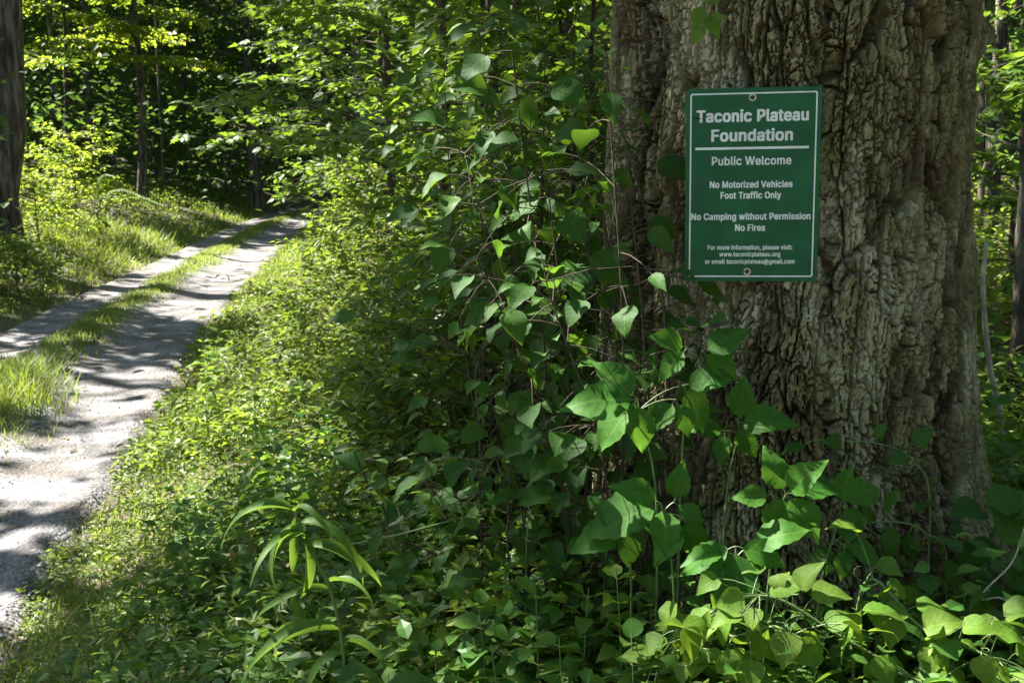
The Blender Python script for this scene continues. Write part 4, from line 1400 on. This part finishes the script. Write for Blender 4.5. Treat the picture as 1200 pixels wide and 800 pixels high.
    hh = (.05 + .09 * tall + .20 * np.exp(-((y - 9.3) / 1.15) ** 2)) * rng.uniform(.5, 1.25, len(y))
    g.add(*blades(x, y, road_z(y, t, x) - .01, hh, .45))
    o = link('grass_strip', g.mesh('grass_strip', T_BLADE, M['grass']))
    tag(o, 'strip of green grass growing between the two wheel tracks', kind='stuff')
    g = Leaves()
    n = 34000
    y = 3.6 + 40 * rng.random(n) ** 1.7
    s = np.abs(rng.normal(0, .38, n)) + np.where(rng.random(n) < .22, rng.uniform(0, 1.6, n), 0)
    right = rng.random(n) < .5
    x = np.where(right, road_r(y) - .25 + s, road_r(y) - ROADW + .32 - s * 1.5)
    kk = (x > -.466 * 1.35 * y - .5) & (rng.random(n) < .25 + fbm(x * 1.2, y * 1.2, 33))
    x, y, s = x[kk], y[kk], s[kk]
    hh = (.06 + .16 * sstep(0, .8, s)) * rng.uniform(.5, 1.4, len(y)) * (1 + .7 * sstep(12, 20, y))
    g.add(*blades(x, y, height(x, y) - .005, hh, .5))
    n = 3500     # tall grass stand on the left verge
    c = ground(150, 292)
    x = c[0] + rng.normal(-.4, 1.0, n); y = c[1] + rng.normal(0, 2.0, n)
    kk = (road_r(y) - ROADW) - x > .25
    x, y = x[kk], y[kk]
    g.add(*blades(x, y, height(x, y), rng.uniform(.2, .5, len(x)), .4))
    o = link('verge_grass', g.mesh('verge_grass', T_BLADE, M['grass']))
    tag(o, 'loose grass along both edges of the gravel road', kind='stuff')
    # leaf litter on the shaded floor
    n = 8000
    y = 2 + 46 * rng.random(n) ** 1.4; x = rng.uniform(-.6, .6, n) * y
    kk = (sr(x, y) > .1) | (sl(x, y) > .3) | (rng.random(n) < .10)
    x, y = x[kk], y[kk]; n = len(x)
    lt = Leaves(); a = rng.random(n) * 6.28
    ln = rng.uniform(.05, .11, n)
    tr_ = (x - road_r(y) + ROADW) / ROADW
    zr = np.where((tr_ > .02) & (tr_ < .98), np.maximum(road_z(y, np.clip(tr_, .06, .94), x), height(x, y)), height(x, y))
    lt.add(np.stack([x, y, zr + .012], -1), np.stack([np.cos(a), np.sin(a), rng.normal(0, .15, n)], -1), np.array([0, 0, 1.0]) + rng.normal(0, .25, (n, 3)), ln, ln * .6)
    mlit = noise_mat('leaf_litter', [(.25, (.05, .032, .018)), (.5, (.13, .085, .045)), (.8, (.27, .20, .12))], 8, island=.8, bump=0)
    o = link('leaf_litter', lt.mesh('leaf_litter', T_DIAMOND, mlit)); tag(o, 'brown fallen leaves on the forest floor', kind='stuff')


# ------------------------------------------------------------------ trees
def foot(u, v, d=None):
    if d is None:
        return ground(u, v)
    p = at(u, v, d)
    p[2] = float(height(p[0], p[1]))
    return p


def build_trees():
    rg = np.random.default_rng
    K = canopy_keep
    # left edge of the frame
    make_tree('roadside_tree', 'dark grooved tree trunk at the left edge of the picture', foot(3, 300), 15, .29, rg(11), 7.0, 22, 6.0, 16, 1.3, 16, .25,
              'canopy', keep=K, lean=(.9, .3), up=.3)
    # slim tree with the light crown
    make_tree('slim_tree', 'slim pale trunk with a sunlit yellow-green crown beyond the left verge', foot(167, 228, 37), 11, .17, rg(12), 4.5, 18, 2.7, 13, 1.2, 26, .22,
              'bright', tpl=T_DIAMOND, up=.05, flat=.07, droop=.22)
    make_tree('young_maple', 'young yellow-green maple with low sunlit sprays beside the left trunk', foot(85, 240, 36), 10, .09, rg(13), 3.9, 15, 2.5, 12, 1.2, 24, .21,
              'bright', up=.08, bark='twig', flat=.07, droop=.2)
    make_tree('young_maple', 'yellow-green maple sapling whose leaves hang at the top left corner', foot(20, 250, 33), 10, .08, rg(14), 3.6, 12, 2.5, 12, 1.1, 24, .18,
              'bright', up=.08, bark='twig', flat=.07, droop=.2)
    # unseen trees put in so that their crowns shade road, bank and wood
    for k, (x, y, h, lab) in enumerate([(-9.5, 9.5, 14, 'tall roadside tree just outside the left frame edge added to shade the near track'),
                                        (-13.5, 15.5, 15, 'tall forest tree outside the frame added to shade the middle of the road'),
                                        (-17, 24, 16, 'tall forest tree left of the frame added to shade the far verge'),
                                        (-8.2, 14.8, 15, 'tall roadside tree outside the frame added to shade the saplings on the bank'),
                                        (2.3, 15.0, 15, 'tall tree hidden behind the big trunk added to shade the wood to its right'),
                                        (6.2, 24.0, 16, 'second tall tree hidden behind the big trunk added to shade the deep wood')]):
        if lab == 'x': continue
        make_tree('canopy_tree', lab, (x, y, float(height(x, y))), h, .25, rg(20 + k), 5.5, 24, 5.6, 16, 1.3, 16, .25, 'canopy', keep=K, up=.3)
    # trunks in the dark wood beyond the bend
    far = [(302, 214, 44, .24, 'dark tree trunk standing beyond the bend of the road'), (326, 214, 50, .18, 'thin dark trunk right of the dark tree beyond the bend'),
           (378, 205, 46, .30, 'dark trunk where the road disappears into the wood'), (268, 222, 48, .16, 'slender trunk in the deep shade behind the far verge'),
           (215, 222, 52, .20, 'dark trunk in the wood right of the slim pale tree'), (112, 232, 44, .15, 'thin trunk half hidden behind the lit bush'),
           (350, 208, 58, .2, 'farthest thin trunk between the dark trunks at the bend'), (430, 200, 40, .22, 'trunk hidden behind the overhanging maple sprays')]
    for k, (u, v, d, r, lab) in enumerate(far):
        make_tree('forest_tree', lab, foot(u, v, d), 17, r, rg(40 + k), 5.0, 22, 5.5, 11, 1.5, 14, .27, 'wood_leaf', keep=K, up=.2, group='trees in the dark wood')
    # right of the trunk
    make_tree('forest_tree', 'slim dark trunk at the right edge of the picture behind the big tree', foot(1197, 500, 6.5), 12, .055, rg(61), 3.6, 16, 3.0, 9, 1.0, 14, .14, 'wood_leaf', keep=K, up=.1, group='trees right of the big tree')
    make_tree('broken_trunk', 'short dark broken trunk in the shade at the right edge', foot(1190, 520, 5.2), 1.75, .05, rg(62), 1.2, 3, .5, 4, .3, 6, .08, 'wood_leaf', cat='trunk')
    make_tree('forest_sapling', 'leafy sapling filling the gap right of the big trunk', foot(1175, 420, 8.5), 5.5, .04, rg(63), .8, 18, 2.0, 10, .8, 16, .11, 'maple', up=.12, bark='twig', tpl=T_MAPLE)
    make_tree('forest_sapling', 'low leafy sapling in the shade beside the pale dead branch', foot(1215, 480, 6.2), 2.2, .03, rg(64), .3, 14, 1.0, 8, .5, 12, .10, 'maple', up=.1, bark='twig', tpl=T_MAPLE)
    # understorey maples that hang over the bank
    S = [((520, 330), 9.5, 5.2, 20, 1.9, .11, 'maple sapling with layered sprays hanging over the right bank', 71),
         ((610, 330), 7.2, 4.4, 18, 1.25, .10, 'maple sapling close behind the broad-leaved shrubs', 72),
         ((460, 300), 14, 6.5, 20, 2.6, .12, 'maple reaching over the road with light sprays', 73),
         ((450, 262), 22, 8.5, 22, 2.6, .15, 'maple at the far end of the bank above the lit bushes', 74),
         ((660, 330), 10, 7.0, 20, 2.6, .12, 'tall maple sapling in the shade just left of the trunk', 75),
         ((570, 290), 15, 8.5, 22, 3.2, .14, 'maple in the second row behind the bank', 76),
         ((450, 225), 33, 9.0, 22, 4.0, .18, 'dark maple overhanging the road bend', 77)]
    for (u, v), d, h, nl, L, leaf, lab, seed in S:
        make_tree('maple_sapling', lab, foot(u, v, d), h, .012 * h, rg(seed), .9, nl, L, 11, .45 + .035 * d, 15, leaf, 'maple', tpl=T_MAPLE if d < 16 else T_DIAMOND,
                  up=.12, bark='twig', group='understorey maples', flat=.10, droop=.2)
    # bushes
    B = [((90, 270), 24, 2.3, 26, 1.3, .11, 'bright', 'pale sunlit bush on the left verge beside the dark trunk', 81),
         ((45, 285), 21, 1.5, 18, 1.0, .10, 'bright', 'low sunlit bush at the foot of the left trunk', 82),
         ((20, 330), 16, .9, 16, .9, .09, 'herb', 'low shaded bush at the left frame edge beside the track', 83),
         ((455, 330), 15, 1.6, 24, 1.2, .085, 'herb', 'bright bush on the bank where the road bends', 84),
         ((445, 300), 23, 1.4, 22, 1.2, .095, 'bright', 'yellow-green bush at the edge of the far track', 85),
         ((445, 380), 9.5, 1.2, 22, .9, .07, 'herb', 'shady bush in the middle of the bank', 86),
         ((500, 420), 7.0, .9, 20, .8, .06, 'herb', 'small bush with pale leaves below the maple sapling', 87),
         ((600, 470), 5.2, 1.0, 20, .7, .06, 'maple', 'dark small bush behind the broad-leaved shrubs', 88),
         ((660, 450), 5.6, 1.3, 20, .8, .06, 'maple', 'dark bush left of the trunk in the second row', 89),
         ((585, 520), 3.9, 1.4, 22, .42, .065, 'maple', 'small-leaved shrub filling the gap left of the broad-leaved shrubs', 92),
         ((660, 520), 3.7, 1.9, 24, .42, .065, 'maple', 'tall small-leaved shrub in the shade beside the trunk', 93),
         ((520, 530), 4.3, .9, 22, .45, .060, 'herb', 'low small-leaved shrub at the shady edge of the bank', 94),
         ((625, 500), 4.6, 2.5, 26, .55, .075, 'maple', 'tall shrub with slender stems behind the small-leaved shrubs', 95),
         ((560, 470), 5.6, 2.0, 26, .70, .075, 'maple', 'spreading shrub at the top of the shady bank', 96),
         ((700, 500), 4.3, 2.8, 24, .55, .075, 'maple', 'tall shrub half hidden by the left edge of the trunk', 97),
         ((490, 288), 20, 2.2, 22, 1.5, .11, 'bright', 'tall light bush above the bend of the road', 90)]
    for (u, v), d, h, nl, L, leaf, mat, lab, seed in B:
        make_tree('bush', lab, foot(u, v, d), h, .02, rg(seed), .1, nl, L, 8, .45, 13, leaf, mat, up=.45, bark='twig', flat=.5, cat='bush', aspect=.6, tpl=T_OVATE if d < 10 else T_DIAMOND)
    # drooping pale frond on the lit bush
    b = foot(120, 262, 23)
    pl = Plant('pale_frond', 'pale drooping leafy branch reaching right from the lit bush', 'branch', b, None, 'vine', 'pale_twig', 91)
    for path in ([(120, 262, 23), (118, 235, 23), (140, 222, 23), (165, 230, 23), (190, 240, 23)], [(120, 262, 23), (115, 215, 23), (122, 205, 23), (132, 206, 23)]):
        st = pl.stem(spline([at(*p) for p in path], 8), .010, .004, 5)
        for j in range(8, len(st)):
            for sg in (-1, 1):
                d = np.array([sg * .2 + .3, sg * .6, -.45])
                pl.leaf(st[j], d, np.array([0, -.5, 1]), .10, 'oval')
    pl.done()


def build_woodland():
    """the far wood: layered foliage of trees too deep in to tell apart, with their trunks, plus unseen leaf masses added against sun and sky"""
    rng = np.random.default_rng(123)
    lv = Leaves(); tb = Tubes()
    spots = []
    for k in range(150):
        y = rng.uniform(38, 105)
        x = rng.uniform(-.85, .85) * y
        spots.append((x, y))
    for k in range(60):      # wood on the left and right flanks
        y = rng.uniform(14, 42)
        x = rng.choice([-1, 1], p=[.5, .5]) * rng.uniform(.42, .95) * y + (0 if y > 25 else 0)
        spots.append((x, y))
    for k in range(26):
        y = rng.uniform(11, 34); x = rng.uniform(.05, .5) * y + 1
        spots.append((x, y))
    for (x, y) in spots:
        if -1.5 < x - road_r(y) + ROADW / 2 + ROADW / 2 < 3.5 and y < 75 and x < road_r(y) + 3: continue
        if road_r(y) - ROADW - 3.0 < x < road_r(y) + 2.5: continue
        h = rng.uniform(10, 20)
        z = float(height(x, y))
        t = np.linspace(0, 1, 5)[:, None]
        r = rng.uniform(.05, .2)
        tb.add(np.array([x, y, z - .2]) + t * np.array([rng.normal(0, .5), rng.normal(0, .5), h]), r * (1 - .7 * t[:, 0]), 6)
        ncl = int(rng.integers(9, 15))
        for c in range(ncl):
            zz = z + rng.uniform(1.0, h) if c > 2 else z + rng.uniform(.3, 3.5)
            cw = rng.uniform(1.2, 2.6)
            cx, cy = x + rng.normal(0, 2.0), y + rng.normal(0, 2.0)
            n = 46
            P = np.stack([cx + rng.normal(0, cw * .5, n), cy + rng.normal(0, cw * .5, n), zz + rng.normal(0, cw * .20, n) - .04 * cw], -1)
            a = rng.random(n) * 6.28
            D = np.stack([np.cos(a), np.sin(a), rng.normal(-.3, .3, n)], -1)
            N = np.array([0, 0, 1.0]) + rng.normal(0, .4, (n, 3))
            l = (.13 + .0035 * y) * rng.uniform(.6, 1.2, n)
            lv.add(P, D, N, l, l * .75)
    n = 78000      # understorey that fills the depth of the wood
    y = 42 + 64 * rng.random(n) ** 1.35; x = rng.uniform(-.60, .60, n) * y
    c = fbm(x * .35, y * .35, 200)
    z = height(x, y) + (rng.random(n) ** 1.3) * (2.5 + 7 * fbm(x * .2, y * .2, 201)) + 0
    kk = ((x < road_r(y) - ROADW - 1.2) | (x > road_r(y) + 1.0)) & (rng.random(n) < c * 1.6)
    x, y, z = x[kk], y[kk], z[kk]; n = len(x)
    a = rng.random(n) * 6.28
    l = (.16 + .0035 * y) * rng.uniform(.6, 1.2, n)
    lv.add(np.stack([x, y, z], -1), np.stack([np.cos(a), np.sin(a), rng.normal(-.3, .3, n)], -1), np.array([0, 0, 1.0]) + rng.normal(0, .45, (n, 3)), l, l * .75)
    n = 66000      # unseen canopy leaves added above to block sun and sky
    y = rng.uniform(26, 125, n); x = rng.uniform(-75, 60, n)
    z = height(x, y) + 10 + 7 * fbm(x * .15, y * .15, 202) + rng.normal(0, 1.0, n)
    kk = (x < road_r(y) - ROADW - 4) | (x > road_r(y) + 3) | (y > 60)
    x, y, z = x[kk], y[kk], z[kk]; n = len(x)
    a = rng.random(n) * 6.28; l = rng.uniform(.7, 1.45, n)
    lv.add(np.stack([x, y, z], -1), np.stack([np.cos(a), np.sin(a), rng.normal(-.1, .3, n)], -1), np.array([0, 0, 1.0]) + rng.normal(0, .3, (n, 3)), l, l * .8)
    for (x0, x1, y0, y1, n) in ((-16, 22, -24, -9, 9000), (9, 22, -10, 12, 5000)):      # unseen leaves added behind the viewer to block low sky light
        x = rng.uniform(x0, x1, n); y = rng.uniform(y0, y1, n)
        z = height(x, y) + 1 + 13 * rng.random(n)
        kk = np.abs(x - (road_r(y) - ROADW / 2)) > 2.5
        x, y, z = x[kk], y[kk], z[kk]; n = len(x)
        a = rng.random(n) * 6.28; l = rng.uniform(.4, .9, n)
        lv.add(np.stack([x, y, z], -1), np.stack([np.cos(a), np.sin(a), rng.normal(-.2, .3, n)], -1), np.array([0, 0, 1.0]) + rng.normal(0, .7, (n, 3)), l, l * .8)
    o = link('woodland', lv.mesh('woodland', T_DIAMOND, M['wood_leaf'], keep=lambda P: canopy_keep(P) | (P[:, 2] < 4.0)))
    tag(o, 'deep green foliage of the wood that closes the view, plus unseen leaves added against sun and sky', kind='stuff')
    o = link('woodland_trunk', tb.mesh('woodland_trunk', M['bark_far']))
    tag(o, 'many thin trunks standing deep in the wood', kind='stuff')


# ------------------------------------------------------------------ build
setup_gaps()
build_ground()
build_road()
FACE = build_sign_tree()
build_trees()
build_woodland()
build_cover()
build_sign(FACE)
build_shrubs()
build_creeper()
build_herbs()
build_strap_plant()
build_right_shade()
build_bright_vine()
build_sticks()
